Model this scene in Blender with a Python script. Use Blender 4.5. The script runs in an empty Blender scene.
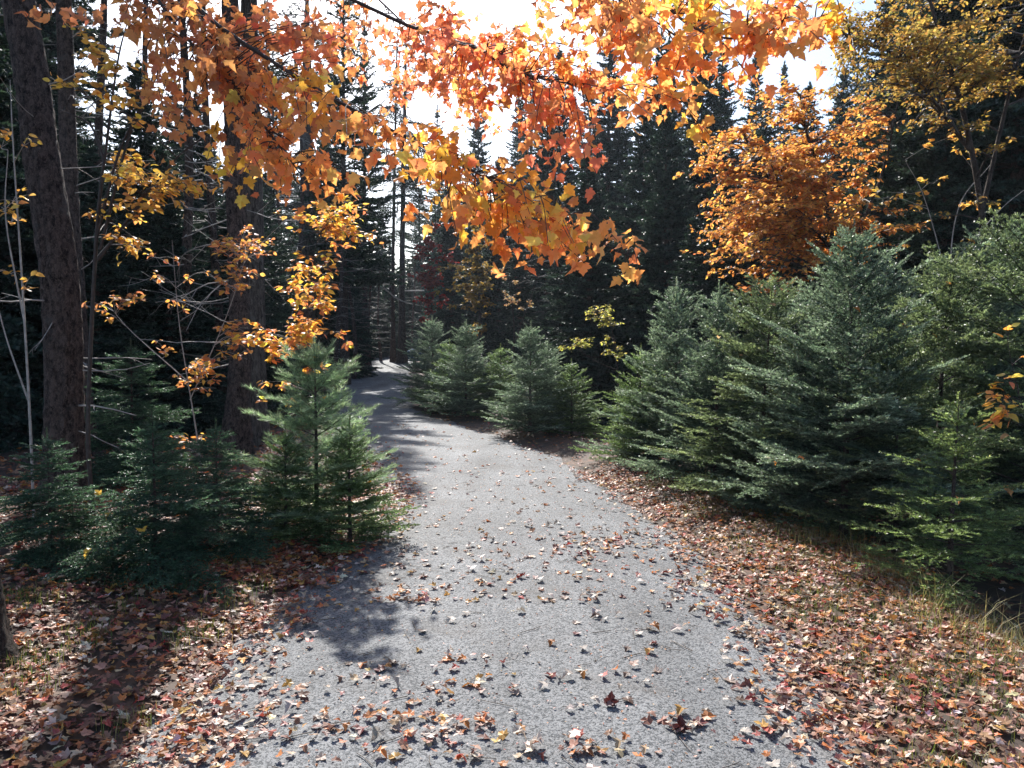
import bpy, math, numpy as np
from mathutils import Vector
rng = np.random.default_rng(7)
R = math.radians
scn = bpy.context.scene
COL = scn.collection
F_PX, HOR, EYE = 745.0, 340.0, 1.60
PITCH = math.atan((384 - HOR) / F_PX)
SUN_AZ, SUN_EL = -14.6, 38.0

# ------------------------------------------------------------------ helpers
def nrm(a):
    a = np.asarray(a, float)
    return a / np.maximum(np.linalg.norm(a, axis=-1, keepdims=True), 1e-9)

class MB:
    """collects vertices and faces, builds ONE mesh object"""
    def __init__(s):
        s.v, s.n = [], 0
        s.f, s.t, s.sm = [], [], []
    def add(s, V, F, mat=0, tint=None, smooth=False):
        V = np.asarray(V, float).reshape(-1, 3); F = np.asarray(F, int)
        if len(V) == 0 or len(F) == 0: return
        s.v.append(V); s.f.append((F + s.n, mat, smooth))
        if tint is None: tint = np.ones((len(V), 3)) * 0.5
        tint = np.broadcast_to(np.asarray(tint, float), (len(V), 3))
        s.t.append(tint); s.n += len(V)
    def mesh(s, name, mats):
        me = bpy.data.meshes.new(name)
        V = np.concatenate(s.v); T = np.concatenate(s.t)
        loops = np.concatenate([f.ravel() for f, _, _ in s.f])
        tot = np.concatenate([np.full(len(f), f.shape[1]) for f, _, _ in s.f])
        mi = np.concatenate([np.full(len(f), m) for f, m, _ in s.f])
        sm = np.concatenate([np.full(len(f), q) for f, _, q in s.f])
        me.vertices.add(len(V)); me.vertices.foreach_set('co', V.astype(np.float32).ravel())
        me.loops.add(len(loops)); me.loops.foreach_set('vertex_index', loops.astype(np.int32))
        me.polygons.add(len(tot))
        me.polygons.foreach_set('loop_start', (np.cumsum(tot) - tot).astype(np.int32))
        me.polygons.foreach_set('material_index', mi.astype(np.int32))
        me.polygons.foreach_set('use_smooth', sm.astype(bool))
        for m in mats: me.materials.append(m)
        at = me.attributes.new('tint', 'FLOAT_COLOR', 'POINT')
        at.data.foreach_set('color', np.hstack([T, np.ones((len(T), 1))]).astype(np.float32).ravel())
        me.update(calc_edges=True)
        return me
    def build(s, name, mats, parent=None):
        o = bpy.data.objects.new(name, s.mesh(name, mats)); COL.objects.link(o)
        if parent is not None: o.parent = parent
        return o

def tag(o, label=None, cat=None, group=None, kind=None):
    for k, v in (('label', label), ('category', cat), ('group', group), ('kind', kind)):
        if v: o[k] = v
    return o
def empty(name, loc, label=None, cat=None, group=None, rz=0.0):
    o = bpy.data.objects.new(name, None); COL.objects.link(o)
    o.empty_display_size = .2
    o.location = loc; o.rotation_euler = (0, 0, rz)
    return tag(o, label, cat, group)
def kids(o): return [c for c in bpy.data.objects if c.parent == o]
def copy_thing(src, loc, label, group=None, rz=0.0, sc=(1, 1, 1)):
    r = src.copy(); COL.objects.link(r)
    r.location = loc; r.rotation_euler = (0, 0, rz); r.scale = sc
    r['label'] = label
    if group: r['group'] = group
    for c in kids(src):
        d = c.copy(); COL.objects.link(d); d.parent = r
    return r

CP, SP = math.cos(PITCH), math.sin(PITCH)
def W(px, py, Y):
    """a point that stands Y metres ahead, on the sight line through a place in the photograph"""
    u, v = (px - 512) / F_PX, (384 - py) / F_PX
    d = np.array([u, CP + v * SP, -SP + v * CP])
    return np.array([0, 0, EYE]) + d * (Y / d[1])
def WX(px, Y): return (px - 512) / F_PX * Y

def tube(mb, P, rad, sides=6, mat=0, tint=None, rough=0.0, cap=True, smooth=True):
    P = np.asarray(P, float); n = len(P)
    rad = np.broadcast_to(np.asarray(rad, float), (n,))
    T = nrm(np.gradient(P, axis=0))
    up = np.array([0, 0, 1.0]) if abs(T[0, 2]) < 0.9 else np.array([0, 1.0, 0])
    A = nrm(np.cross(T, up)); B = np.cross(T, A)
    a = np.linspace(0, 2 * np.pi, sides, endpoint=False)
    rr = rad[:, None] * np.ones((n, sides))
    if rough: rr = rr * (1 + rough * rng.standard_normal((n, sides)))
    V = P[:, None, :] + rr[..., None] * (np.cos(a)[None, :, None] * A[:, None, :] + np.sin(a)[None, :, None] * B[:, None, :])
    i = np.arange(n - 1)[:, None] * sides; j = np.arange(sides)[None, :]; k = (j + 1) % sides
    Fq = np.stack([i + j, i + k, i + sides + k, i + sides + j], -1).reshape(-1, 4)
    mb.add(V.reshape(-1, 3), Fq, mat, tint, smooth)

def spline(pts, n):
    pts = np.asarray(pts, float); m = len(pts)
    if m == 2:
        t = np.linspace(0, 1, n)[:, None]; return pts[0] * (1 - t) + pts[1] * t
    E = np.vstack([2 * pts[0] - pts[1], pts, 2 * pts[-1] - pts[-2]])
    u = np.linspace(0, m - 1 - 1e-6, n); k = u.astype(int); t = (u - k)[:, None]
    p0, p1, p2, p3 = E[k], E[k + 1], E[k + 2], E[k + 3]
    return .5 * (2 * p1 + (p2 - p0) * t + (2 * p0 - 5 * p1 + 4 * p2 - p3) * t ** 2 + (3 * p1 - p0 - 3 * p2 + p3) * t ** 3)

# ------------------------------------------------------------------ terrain
YC = np.array([-40, 0, 3, 5, 6.6, 8.5, 10.8, 13.2, 17, 24, 33, 45, 80, 400.])
XC = np.array([-.1, -.1, -.05, .05, .05, -.2, -.85, -1.95, -3.5, -4.55, -5.7, -7.0, -11, -40])
def cx(y): return np.interp(y, YC, XC)
_yy = np.linspace(-40, 400, 8801); _cc = np.convolve(np.pad(cx(_yy), 20, 'edge'), np.ones(41) / 41, 'valid')
def cx(y): return np.interp(y, _yy, _cc)
def sst(a, b, x):
    t = np.clip((x - a) / (b - a), 0, 1); return t * t * (3 - 2 * t)
def wob(x, y):
    return (np.sin(1.7 * x + .6 * y) + np.sin(-.9 * x + 1.9 * y + 1) + np.sin(2.9 * x + 2.3 * y + 2) * .6 + np.sin(.5 * x - .37 * y) * 1.4) / 4
HW = 1.22
def hw(y): return HW + .26 * (1 - sst(3.5, 7.5, np.asarray(y, float)))
def H(x, y):
    x = np.asarray(x, float); y = np.asarray(y, float)
    s = x - cx(y)
    z = .5 * sst(15, 40, y) + 1.6 * sst(40, 120, y)
    off = np.abs(s)
    w_ = hw(y)
    z = z + .045 * wob(x * 1.3, y * 1.3) * sst(w_ + .2, w_ + 1.2, off)
    z = z - .03 * sst(w_ * .6, w_, off) + .07 * sst(w_, w_ + .6, off)
    z = z - .42 * sst(2.35, 3.6, s) + .75 * sst(7, 18, s)
    z = z + .12 * sst(1.6, 3.5, -s) + .5 * sst(5, 15, -s)
    return z

def axis(fine, lo, hi, far):
    a = list(np.arange(lo, hi + 1e-6, fine)); st = fine
    while a[-1] < far: st *= 1.18; a.append(a[-1] + st)
    st = fine
    while a[0] > -far: st *= 1.18; a.insert(0, a[0] - st)
    return np.array(a)

# ------------------------------------------------------------------ materials
def new_mat(name):
    m = bpy.data.materials.new(name); m.use_nodes = True
    nt = m.node_tree; nt.nodes.clear()
    out = nt.nodes.new('ShaderNodeOutputMaterial')
    return m, nt, out
def N(nt, t, **kw):
    n = nt.nodes.new('ShaderNode' + t)
    for k, v in kw.items():
        if k.startswith('i_'): n.inputs[k[2:].replace('_', ' ')].default_value = v
        else: setattr(n, k, v)
    return n
def ramp(nt, stops):
    n = nt.nodes.new('ShaderNodeValToRGB'); e = n.color_ramp.elements
    while len(e) < len(stops): e.new(.5)
    for q, (p, c) in zip(e, stops): q.position = p; q.color = (*c, 1)
    return n

def leafy(name, transl=.5, rough=.45, spec=.4, tmul=(1, 1, 1), noise=0.0, nscale=60):
    """leaves and needles: colour from the per leaf tint, part of the light passes through"""
    m, nt, out = new_mat(name); L = nt.links
    a = N(nt, 'Attribute', attribute_name='tint')
    col = a.outputs['Color']
    if noise:
        tc = N(nt, 'TexCoord'); nz = N(nt, 'TexNoise'); nz.inputs['Scale'].default_value = nscale
        L.new(tc.outputs['Object'], nz.inputs['Vector'])
        mr = N(nt, 'MapRange'); mr.inputs['To Min'].default_value = 1 - noise; mr.inputs['To Max'].default_value = 1 + noise
        L.new(nz.outputs['Fac'], mr.inputs['Value'])
        mx = N(nt, 'VectorMath', operation='SCALE')
        L.new(col, mx.inputs[0]); L.new(mr.outputs['Result'], mx.inputs['Scale']); col = mx.outputs['Vector']
    p = N(nt, 'BsdfPrincipled'); p.inputs['Roughness'].default_value = rough
    p.inputs['Specular IOR Level'].default_value = spec
    L.new(col, p.inputs['Base Color'])
    t = N(nt, 'BsdfTranslucent')
    mm = N(nt, 'VectorMath', operation='MULTIPLY'); mm.inputs[1].default_value = tmul
    L.new(col, mm.inputs[0]); L.new(mm.outputs['Vector'], t.inputs['Color'])
    mix = N(nt, 'MixShader'); mix.inputs['Fac'].default_value = transl
    L.new(p.outputs[0], mix.inputs[1]); L.new(t.outputs[0], mix.inputs[2]); L.new(mix.outputs[0], out.inputs['Surface'])
    return m

def bark(name, dark, light, sc=9, stretch=.35, bump=.8, lichen=None):
    m, nt, out = new_mat(name); L = nt.links
    tc = N(nt, 'TexCoord'); mp = N(nt, 'Mapping'); mp.inputs['Scale'].default_value = (1, 1, stretch)
    L.new(tc.outputs['Object'], mp.inputs['Vector'])
    nz = N(nt, 'TexNoise'); nz.inputs['Scale'].default_value = sc * 2.5; nz.inputs['Detail'].default_value = 9; nz.inputs['Roughness'].default_value = .7
    vo = N(nt, 'TexVoronoi', feature='DISTANCE_TO_EDGE'); vo.inputs['Scale'].default_value = sc * 3
    wv = N(nt, 'VectorMath', operation='MULTIPLY_ADD'); wv.inputs[1].default_value = (.22, .22, .22)
    L.new(nz.outputs['Color'], wv.inputs[0]); L.new(mp.outputs['Vector'], wv.inputs[2])
    L.new(mp.outputs['Vector'], nz.inputs['Vector']); L.new(wv.outputs['Vector'], vo.inputs['Vector'])
    mul = N(nt, 'Math', operation='MULTIPLY_ADD'); mul.inputs[1].default_value = .7
    L.new(vo.outputs['Distance'], mul.inputs[0]); L.new(nz.outputs['Fac'], mul.inputs[2])
    cr = ramp(nt, [(.44, dark), (.56, tuple(.6 * a + .4 * b for a, b in zip(dark, light))), (.74, light)])
    L.new(mul.outputs[0], cr.inputs['Fac'])
    col = cr.outputs['Color']
    if lichen:
        n2 = N(nt, 'TexNoise'); n2.inputs['Scale'].default_value = 3.2; n2.inputs['Detail'].default_value = 8; n2.inputs['Roughness'].default_value = .75
        L.new(tc.outputs['Object'], n2.inputs['Vector'])
        r2 = ramp(nt, [(.56, (0, 0, 0)), (.66, (.8, .8, .8))]); L.new(n2.outputs['Fac'], r2.inputs['Fac'])
        mx = N(nt, 'Mix', data_type='RGBA'); mx.inputs[7].default_value = (*lichen, 1)
        L.new(r2.outputs['Color'], mx.inputs[0]); L.new(col, mx.inputs[6]); col = mx.outputs[2]
    p = N(nt, 'BsdfPrincipled'); p.inputs['Roughness'].default_value = .85; p.inputs['Specular IOR Level'].default_value = .25
    L.new(col, p.inputs['Base Color'])
    b = N(nt, 'Bump'); b.inputs['Strength'].default_value = bump; b.inputs['Distance'].default_value = .03
    L.new(mul.outputs[0], b.inputs['Height']); L.new(b.outputs[0], p.inputs['Normal'])
    L.new(p.outputs[0], out.inputs['Surface'])
    return m

def road_mat():
    m, nt, out = new_mat('worn grey chip seal'); L = nt.links
    tc = N(nt, 'TexCoord')
    def tex(t, sc, det=2, **kw):
        n = N(nt, t, **kw); n.inputs['Scale'].default_value = sc
        if 'Detail' in n.inputs: n.inputs['Detail'].default_value = det
        L.new(tc.outputs['Object'], n.inputs['Vector']); return n
    v1 = tex('TexVoronoi', 95); v2 = tex('TexVoronoi', 210)
    big = tex('TexNoise', .9, 6); mid = tex('TexNoise', 6, 8); fine = tex('TexNoise', 330, 3)
    s1 = N(nt, 'SeparateColor'); L.new(v1.outputs['Color'], s1.inputs[0])
    s2 = N(nt, 'SeparateColor'); L.new(v2.outputs['Color'], s2.inputs[0])
    ad = N(nt, 'Math', operation='ADD'); L.new(s1.outputs[0], ad.inputs[0]); L.new(s2.outputs[0], ad.inputs[1])
    cr = ramp(nt, [(.10, (.012, .0135, .0155)), (.45, (.034, .0375, .041)), (.72, (.059, .064, .069)), (.96, (.22, .223, .225))])
    h = N(nt, 'Math', operation='MULTIPLY'); h.inputs[1].default_value = .5; L.new(ad.outputs[0], h.inputs[0]); L.new(h.outputs[0], cr.inputs['Fac'])
    mr = N(nt, 'MapRange'); mr.inputs['From Min'].default_value = .3; mr.inputs['From Max'].default_value = .7
    mr.inputs['To Min'].default_value = .62; mr.inputs['To Max'].default_value = 1.38
    mpw = N(nt, 'Mapping'); mpw.inputs['Scale'].default_value = (2.2, .12, 1); L.new(tc.outputs['Object'], mpw.inputs['Vector'])
    L.new(mpw.outputs['Vector'], mid.inputs['Vector']); mid.inputs['Scale'].default_value = 1.3
    av = N(nt, 'Math', operation='ADD'); L.new(big.outputs['Fac'], av.inputs[0]); L.new(mid.outputs['Fac'], av.inputs[1])
    hv = N(nt, 'Math', operation='MULTIPLY'); hv.inputs[1].default_value = .5; L.new(av.outputs[0], hv.inputs[0]); L.new(hv.outputs[0], mr.inputs['Value'])
    sc = N(nt, 'VectorMath', operation='SCALE'); L.new(cr.outputs['Color'], sc.inputs[0]); L.new(mr.outputs['Result'], sc.inputs['Scale'])
    # dusty brown grit washed over it in places
    dn = tex('TexNoise', 1.7, 10); dn.inputs['Roughness'].default_value = .7
    dr = ramp(nt, [(.52, (0, 0, 0)), (.72, (.55, .55, .55))]); L.new(dn.outputs['Fac'], dr.inputs['Fac'])
    mx = N(nt, 'Mix', data_type='RGBA'); mx.inputs[7].default_value = (.075, .062, .050, 1)
    L.new(dr.outputs['Color'], mx.inputs[0]); L.new(sc.outputs['Vector'], mx.inputs[6])
    p = N(nt, 'BsdfPrincipled'); p.inputs['Roughness'].default_value = .8; p.inputs['Specular IOR Level'].default_value = .3
    L.new(mx.outputs[2], p.inputs['Base Color'])
    b = N(nt, 'Bump'); b.inputs['Strength'].default_value = .35; b.inputs['Distance'].default_value = .005
    hh = N(nt, 'Math', operation='SUBTRACT'); L.new(s1.outputs[0], hh.inputs[0]); L.new(v1.outputs['Distance'], hh.inputs[1])
    h3 = N(nt, 'Math', operation='ADD'); L.new(hh.outputs[0], h3.inputs[0]); L.new(fine.outputs['Fac'], h3.inputs[1])
    L.new(h3.outputs[0], b.inputs['Height']); L.new(b.outputs[0], p.inputs['Normal']); L.new(p.outputs[0], out.inputs['Surface'])
    return m

def ground_mat():
    m, nt, out = new_mat('forest floor'); L = nt.links
    tc = N(nt, 'TexCoord')
    vo = N(nt, 'TexVoronoi'); vo.inputs['Scale'].default_value = 17; vo.inputs['Randomness'].default_value = 1
    L.new(tc.outputs['Object'], vo.inputs['Vector'])
    s = N(nt, 'SeparateColor'); L.new(vo.outputs['Color'], s.inputs[0])
    cr = ramp(nt, [(0, (.035, .022, .015)), (.3, (.085, .045, .028)), (.5, (.14, .07, .04)), (.7, (.20, .105, .06)), (.85, (.24, .08, .03)), (1, (.28, .2, .15))])
    L.new(s.outputs[0], cr.inputs['Fac'])
    n = N(nt, 'TexNoise'); n.inputs['Scale'].default_value = 2; n.inputs['Detail'].default_value = 8
    L.new(tc.outputs['Object'], n.inputs['Vector'])
    r2 = ramp(nt, [(.38, (.04, .028, .018)), (.6, (.5, .5, .5))]); L.new(n.outputs['Fac'], r2.inputs['Fac'])
    mx = N(nt, 'Mix', data_type='RGBA'); mx.inputs[6].default_value = (.045, .03, .02, 1)
    L.new(r2.outputs['Color'], mx.inputs[0]); L.new(cr.outputs['Color'], mx.inputs[7])
    p = N(nt, 'BsdfPrincipled'); p.inputs['Roughness'].default_value = .85
    L.new(mx.outputs[2], p.inputs['Base Color'])
    b = N(nt, 'Bump'); b.inputs['Strength'].default_value = .8; b.inputs['Distance'].default_value = .03
    L.new(s.outputs[1], b.inputs['Height']); L.new(b.outputs[0], p.inputs['Normal']); L.new(p.outputs[0], out.inputs['Surface'])
    return m

def plain(name, c, rough=.8, nscale=12, var=.35):
    m, nt, out = new_mat(name); L = nt.links
    tc = N(nt, 'TexCoord'); n = N(nt, 'TexNoise'); n.inputs['Scale'].default_value = nscale; n.inputs['Detail'].default_value = 8
    L.new(tc.outputs['Object'], n.inputs['Vector'])
    cr = ramp(nt, [(.3, tuple(v * (1 - var) for v in c)), (.7, tuple(v * (1 + var) for v in c))]); L.new(n.outputs['Fac'], cr.inputs['Fac'])
    p = N(nt, 'BsdfPrincipled'); p.inputs['Roughness'].default_value = rough; L.new(cr.outputs['Color'], p.inputs['Base Color'])
    b = N(nt, 'Bump'); b.inputs['Strength'].default_value = .4; b.inputs['Distance'].default_value = .02
    L.new(n.outputs['Fac'], b.inputs['Height']); L.new(b.outputs[0], p.inputs['Normal']); L.new(p.outputs[0], out.inputs['Surface'])
    return m

M_NEEDLE = leafy('conifer needles', .42, .42, .5, (1.6, 1.6, 1.2))
M_PINE = leafy('soft pine needles', .5, .4, .5, (1.5, 1.5, 1.2))
M_NEEDLE_FAR = leafy('far conifer needles', .18, .5, .35, (1.4, 1.4, .9))
M_LEAF = leafy('autumn leaves', .62, .42, .45, (1.35, 1.25, 1.0), .18, 40)
M_LITTER = leafy('fallen leaves', .22, .5, .4, (1.2, 1.1, 1.0), .3, 70)
M_GRASS = leafy('grass blades', .4, .5, .3, (1.2, 1.2, .8))
M_SPRUCE = bark('flaky spruce bark', (.014, .010, .009), (.19, .14, .12), 9, .55, 1.0, (.13, .12, .11))
M_GREYBARK = bark('grey furrowed bark', (.03, .025, .022), (.2, .17, .145), 8, .3, 1.0, (.22, .23, .2))
M_MAPLE = bark('brown maple bark', (.02, .014, .011), (.13, .095, .075), 10, .2, 1.0, (.2, .19, .16))
M_TWIG = plain('dark twig bark', (.045, .032, .026), .7, 30)
M_DEAD = plain('bleached dead wood', (.34, .31, .28), .7, 25)
M_ROAD, M_GROUND = road_mat(), ground_mat()

# ------------------------------------------------------------------ leaves
def star(half):
    h = np.array(half, float)
    o = np.vstack([h, (h * [-1, 1])[::-1][1:-1] if h[0, 0] == 0 and h[-1, 0] == 0 else (h * [-1, 1])[::-1]])
    c = np.array([[0, .32]])
    V = np.vstack([c, o]); n = len(o)
    F = np.stack([np.zeros(n, int), 1 + np.arange(n), 1 + (np.arange(n) + 1) % n], -1)
    return V, F
MAPLE = star([(0, 0), (.15, -.08), (.37, .01), (.30, .13), (.42, .20), (.54, .45), (.43, .43), (.35, .49), (.225, .50), (.28, .63), (.21, .70), (.12, .79), (0, 1.02)])
MAPLE_LOW = star([(0, 0), (.34, -.02), (.28, .13), (.52, .42), (.20, .46), (.22, .68), (0, 1.0)])
OVAL = star([(0, 0), (.22, .18), (.30, .42), (.22, .7), (0, 1.0)])

def place_leaves(mb, tpl, P, tip, nor, size, tint, fold=.25, curl=.3, mat=0, stalk=0.0):
    """P base points, tip directions, rough normals, sizes -> leaf blades, each bent its own way"""
    T2, Fc = tpl; n, k = len(P), len(T2)
    if n == 0: return
    tip = nrm(tip); side = nrm(np.cross(tip, nor)); nor = np.cross(side, tip)
    fo = (fold * rng.normal(1, .5, n))[:, None]; cu = (curl * rng.normal(.6, .8, n))[:, None]; sk = (curl * .8 * rng.normal(0, 1, n))[:, None]
    x = T2[None, :, 0]; y = T2[None, :, 1]
    z = fo * np.abs(x) * 1.0 - cu * (y - .3) ** 2 + sk * x * (y - .2) + fo * .15 * np.sin(9 * x + 7 * y)
    asp = rng.uniform(.85, 1.12, n)[:, None]
    s = np.asarray(size)[:, None, None]
    V = P[:, None, :] + s * ((x * asp)[..., None] * side[:, None, :] + (y + stalk)[..., None] * tip[:, None, :] + z[..., None] * nor[:, None, :])
    Fa = (np.arange(n)[:, None, None] * k + Fc[None]).reshape(-1, 3)
    mb.add(V.reshape(-1, 3), Fa, mat, np.repeat(tint, k, 0), False)

def pal(colors, n, jit=.15, w=None):
    c = np.array(colors, float)
    i = rng.choice(len(c), n, p=None if w is None else np.array(w) / np.sum(w))
    return np.clip(c[i] * rng.normal(1, jit, (n, 1)) * rng.normal(1, jit * .4, (n, 3)), .004, .95)

def hang(n, down=.7, spread=.75):
    t = rng.normal(0, spread, (n, 3)); t[:, 2] -= down
    q = rng.normal(0, .6, (n, 3)) + np.array([0, -.5, .55])
    return t, q

# ------------------------------------------------------------------ conifers
def needles(mb, P0, D, L, U, per_m, nl, nw, tint, mat=0, flat=.55, fwd=.55):
    """lots of needles on many shoots at once"""
    cnt = np.maximum(3, (L * per_m * rng.uniform(.8, 1.2, len(L))).astype(int))
    idx = np.repeat(np.arange(len(L)), cnt); m = len(idx)
    t = rng.random(m)
    d, u = D[idx], U[idx]; s = nrm(np.cross(d, u)); u = np.cross(s, d)
    side = rng.choice([-1., 1.], m)
    ph = np.where(rng.random(m) < flat, rng.normal(0.25, .3, m), rng.uniform(-.6, 1.57, m))
    rad = (side * np.cos(ph))[:, None] * s + np.sin(ph)[:, None] * u
    f = fwd + .5 * t
    nd = nrm(rad + f[:, None] * d + rng.normal(0, .12, (m, 3)))
    b = P0[idx] + d * (t * L[idx])[:, None]
    ln = nl * rng.uniform(.7, 1.1, m) * (1 - .35 * t)
    wv = nrm(np.cross(nd, rng.normal(0, 1, (m, 3)))) * (nw / 2)
    V = np.stack([b - wv, b + wv, b + nd * ln[:, None]], 1).reshape(-1, 3)
    Fa = np.arange(3 * m).reshape(-1, 3)
    mb.add(V, Fa, mat, np.repeat(np.clip(tint[idx] * np.exp(rng.normal(0, .28, (m, 1))), .003, .6), 3, 0))

def conifer(h, r, z0, gap, nbr, ds, per_m, nl, nw, base, tipc, el=(52, -4), droop=.12, tr=.03, dens2=True, pw=.85, leader=.28,
            fuzz=1.0, mat_n=None, mat_b=None, lat=.48, sides=8, bend=.03, keep=1.0):
    """returns (trunk mesh, crown mesh). base/tipc colour old and young needles, inner shade and sunlit tips put in"""
    tk, cr = MB(), MB()
    zz = np.linspace(0, h, 24)
    ax = np.stack([bend * np.sin(zz * 2.1 / h + 1) * zz / h * h * .3, bend * np.cos(zz * 3 / h) * zz * .3, zz], -1); ax -= ax[0]
    def axis_at(z): return np.array([np.interp(z, zz, ax[:, i]) for i in range(3)])
    tube(tk, ax, np.linspace(tr, tr * .08, 24) * (1 + .35 * np.exp(-zz / (tr * 6))), sides, rough=.04)
    SP0, SD, SL, SU, SN = [], [], [], [], []
    z = z0
    def shoot(p, d, l, u, young):
        SP0.append(p); SD.append(d); SL.append(l); SU.append(u); SN.append(young)
    lvl = []
    while z < h - leader * .7:
        for k in range(nbr + int(rng.integers(-1, 2))): lvl.append((z + rng.normal(0, gap * .08), 1.0))
        for k in range(int(nbr * .7)): lvl.append((z + rng.uniform(.2, .8) * gap, .62))
        z += gap * rng.uniform(.85, 1.15)
    az0 = 0
    for z, sc in lvl:
        if z > h - .04 or rng.random() > keep: continue
        fr = np.clip((h - z) / (h - z0), 0, 1)
        L = r * (fr ** pw) * rng.uniform(.6, 1.2) * sc + .05
        az0 += 2.4 + rng.normal(0, .35); az = az0
        e = R(el[1] + (el[0] - el[1]) * (1 - fr) ** 1.3 + rng.normal(0, 6))
        hd = np.array([math.cos(az), math.sin(az), 0]); b0 = axis_at(z)
        m = max(5, int(L / .12)); s = np.linspace(0, L, m)
        dz = s * math.sin(e) - droop * s ** 2 / max(L, .2) * 1.2 + .10 * droop * (s / L) ** 4 * L * 6
        sidev = np.array([-hd[1], hd[0], 0])
        P = b0 + hd * (s * math.cos(e))[:, None] + np.array([0, 0, 1]) * dz[:, None] + sidev * (rng.normal(0, .05) * s ** 2 / max(L, .1))[:, None]
        tube(cr, P, np.linspace(max(.0022, tr * .22 * (L / r)), .0014, m), 4 if L > .3 else 3, mat=1)
        T = nrm(np.gradient(P, axis=0))
        segs = np.arange(m - 1)
        for i in segs:
            if s[i] < .12 * L: continue
            up = nrm(np.cross(T[i], np.cross([0, 0, 1.0], T[i])) + 1e-6)
            shoot(P[i], T[i], (s[i + 1] - s[i]) * 1.05, up, s[i] / L)
        st = np.arange(.14 * L + ds * .5, L * .97, ds)
        for q in st:
            f = q / L; p = np.array([np.interp(q, s, P[:, a]) for a in range(3)]); i = min(int(f * (m - 1)), m - 1)
            t = T[i]; sd = nrm(np.cross(t, [0, 0, 1.0])); up = np.cross(sd, t)
            for sg in (-1, 1):
                if rng.random() < .1: continue
                ll = (lat * (L - q) ** .9 * min(1, .55 + f) + .025) * rng.uniform(.7, 1.2)
                ll = min(ll, .62 * L)
                ang = R(rng.normal(52, 7)); d = nrm(t * math.cos(ang) + sg * sd * math.sin(ang) + up * rng.normal(-.04, .12) - np.array([0, 0, droop * .9 * ll]))
                shoot(p, d, ll, up, f * .6 + .2)
                if ll > .25: tube(cr, np.stack([p, p + d * ll * .6]), [.0016, .001], 3, mat=1)
                if dens2 and ll > ds * 1.8:
                    s2 = np.cross(d, up)
                    for q2 in np.arange(ds * .9, ll * .95, ds * 1.05):
                        for g2 in (-1, 1):
                            if rng.random() < .18: continue
                            l2 = (.5 * (ll - q2) + .018) * rng.uniform(.7, 1.2); a2 = R(rng.normal(48, 8))
                            d2 = nrm(d * math.cos(a2) + g2 * s2 * math.sin(a2) + up * rng.normal(0.02, .15))
                            shoot(p + d * q2, d2, l2, up, min(1, .3 + .6 * f + .2 * q2 / ll))
    top = ax[-1]; up = np.array([0, 0, 1.0])
    shoot(axis_at(h - leader), up, leader, np.array([1.0, 0, 0]), 1.0); shoot(axis_at(h - leader), up, leader, np.array([-1.0, .3, 0]), 1.0)
    for k in range(5):
        a = k * 1.257 + rng.normal(0, .2); d = nrm([math.cos(a) * .5, math.sin(a) * .5, 1])
        shoot(axis_at(h - leader * .95), d, leader * .55, nrm([math.cos(a), math.sin(a), -.4]), 1.0)
    SP0, SD, SL, SU, SN = map(np.array, (SP0, SD, SL, SU, SN))
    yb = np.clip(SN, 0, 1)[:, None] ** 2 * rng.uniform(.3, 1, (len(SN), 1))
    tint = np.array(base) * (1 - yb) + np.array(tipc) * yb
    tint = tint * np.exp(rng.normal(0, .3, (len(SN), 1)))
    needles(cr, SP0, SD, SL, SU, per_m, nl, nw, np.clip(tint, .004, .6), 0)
    a = tk.mesh('trunk', [mat_b or M_SPRUCE]); b = cr.mesh('crown', [mat_n or M_NEEDLE, M_TWIG])
    return a, b

def tree_thing(name, meshes, loc, label, cat, group=None, rz=0.0, sc=(1, 1, 1), parts=('trunk', 'crown')):
    e = empty(name, loc, label, cat, group, rz); e.scale = sc
    for nm, me in zip(parts, meshes):
        o = bpy.data.objects.new(nm, me); COL.objects.link(o); o.parent = e
    return e

GB, GT = (.045, .080, .058), (.38, .47, .36)          # blue green spruce, inner shade and sunlit tips worked into the colours
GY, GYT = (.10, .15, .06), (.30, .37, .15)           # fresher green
GD, GDT = (.020, .040, .034), (.055, .092, .066)          # dark far conifers

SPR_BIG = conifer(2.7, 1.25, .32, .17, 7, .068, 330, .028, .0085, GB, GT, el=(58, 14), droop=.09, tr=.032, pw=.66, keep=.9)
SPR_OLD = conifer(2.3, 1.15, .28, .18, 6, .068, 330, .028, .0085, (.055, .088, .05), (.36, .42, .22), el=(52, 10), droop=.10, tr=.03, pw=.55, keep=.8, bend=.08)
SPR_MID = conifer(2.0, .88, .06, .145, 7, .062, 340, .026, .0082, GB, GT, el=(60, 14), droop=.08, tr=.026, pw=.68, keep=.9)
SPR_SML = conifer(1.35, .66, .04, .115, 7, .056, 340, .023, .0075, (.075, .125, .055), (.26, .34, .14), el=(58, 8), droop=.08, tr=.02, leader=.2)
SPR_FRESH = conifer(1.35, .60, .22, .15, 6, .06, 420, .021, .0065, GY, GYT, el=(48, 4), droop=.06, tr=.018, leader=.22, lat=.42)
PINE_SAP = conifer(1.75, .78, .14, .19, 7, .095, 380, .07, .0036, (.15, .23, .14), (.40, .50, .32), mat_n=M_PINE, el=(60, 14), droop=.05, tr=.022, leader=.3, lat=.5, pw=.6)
SPR_SHADE = conifer(1.5, .85, .06, .12, 7, .058, 340, .024, .0075, (.035, .075, .048), (.10, .17, .10), el=(38, -6), droop=.2, tr=.02, leader=.2)  # shade of the left verge put into darker needle colours
FAR_A = conifer(14, 2.7, .4, .36, 8, .17, 75, .14, .050, GD, GDT, el=(45, -12), droop=.22, tr=.17, leader=.6, mat_n=M_NEEDLE_FAR, sides=10)
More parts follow.
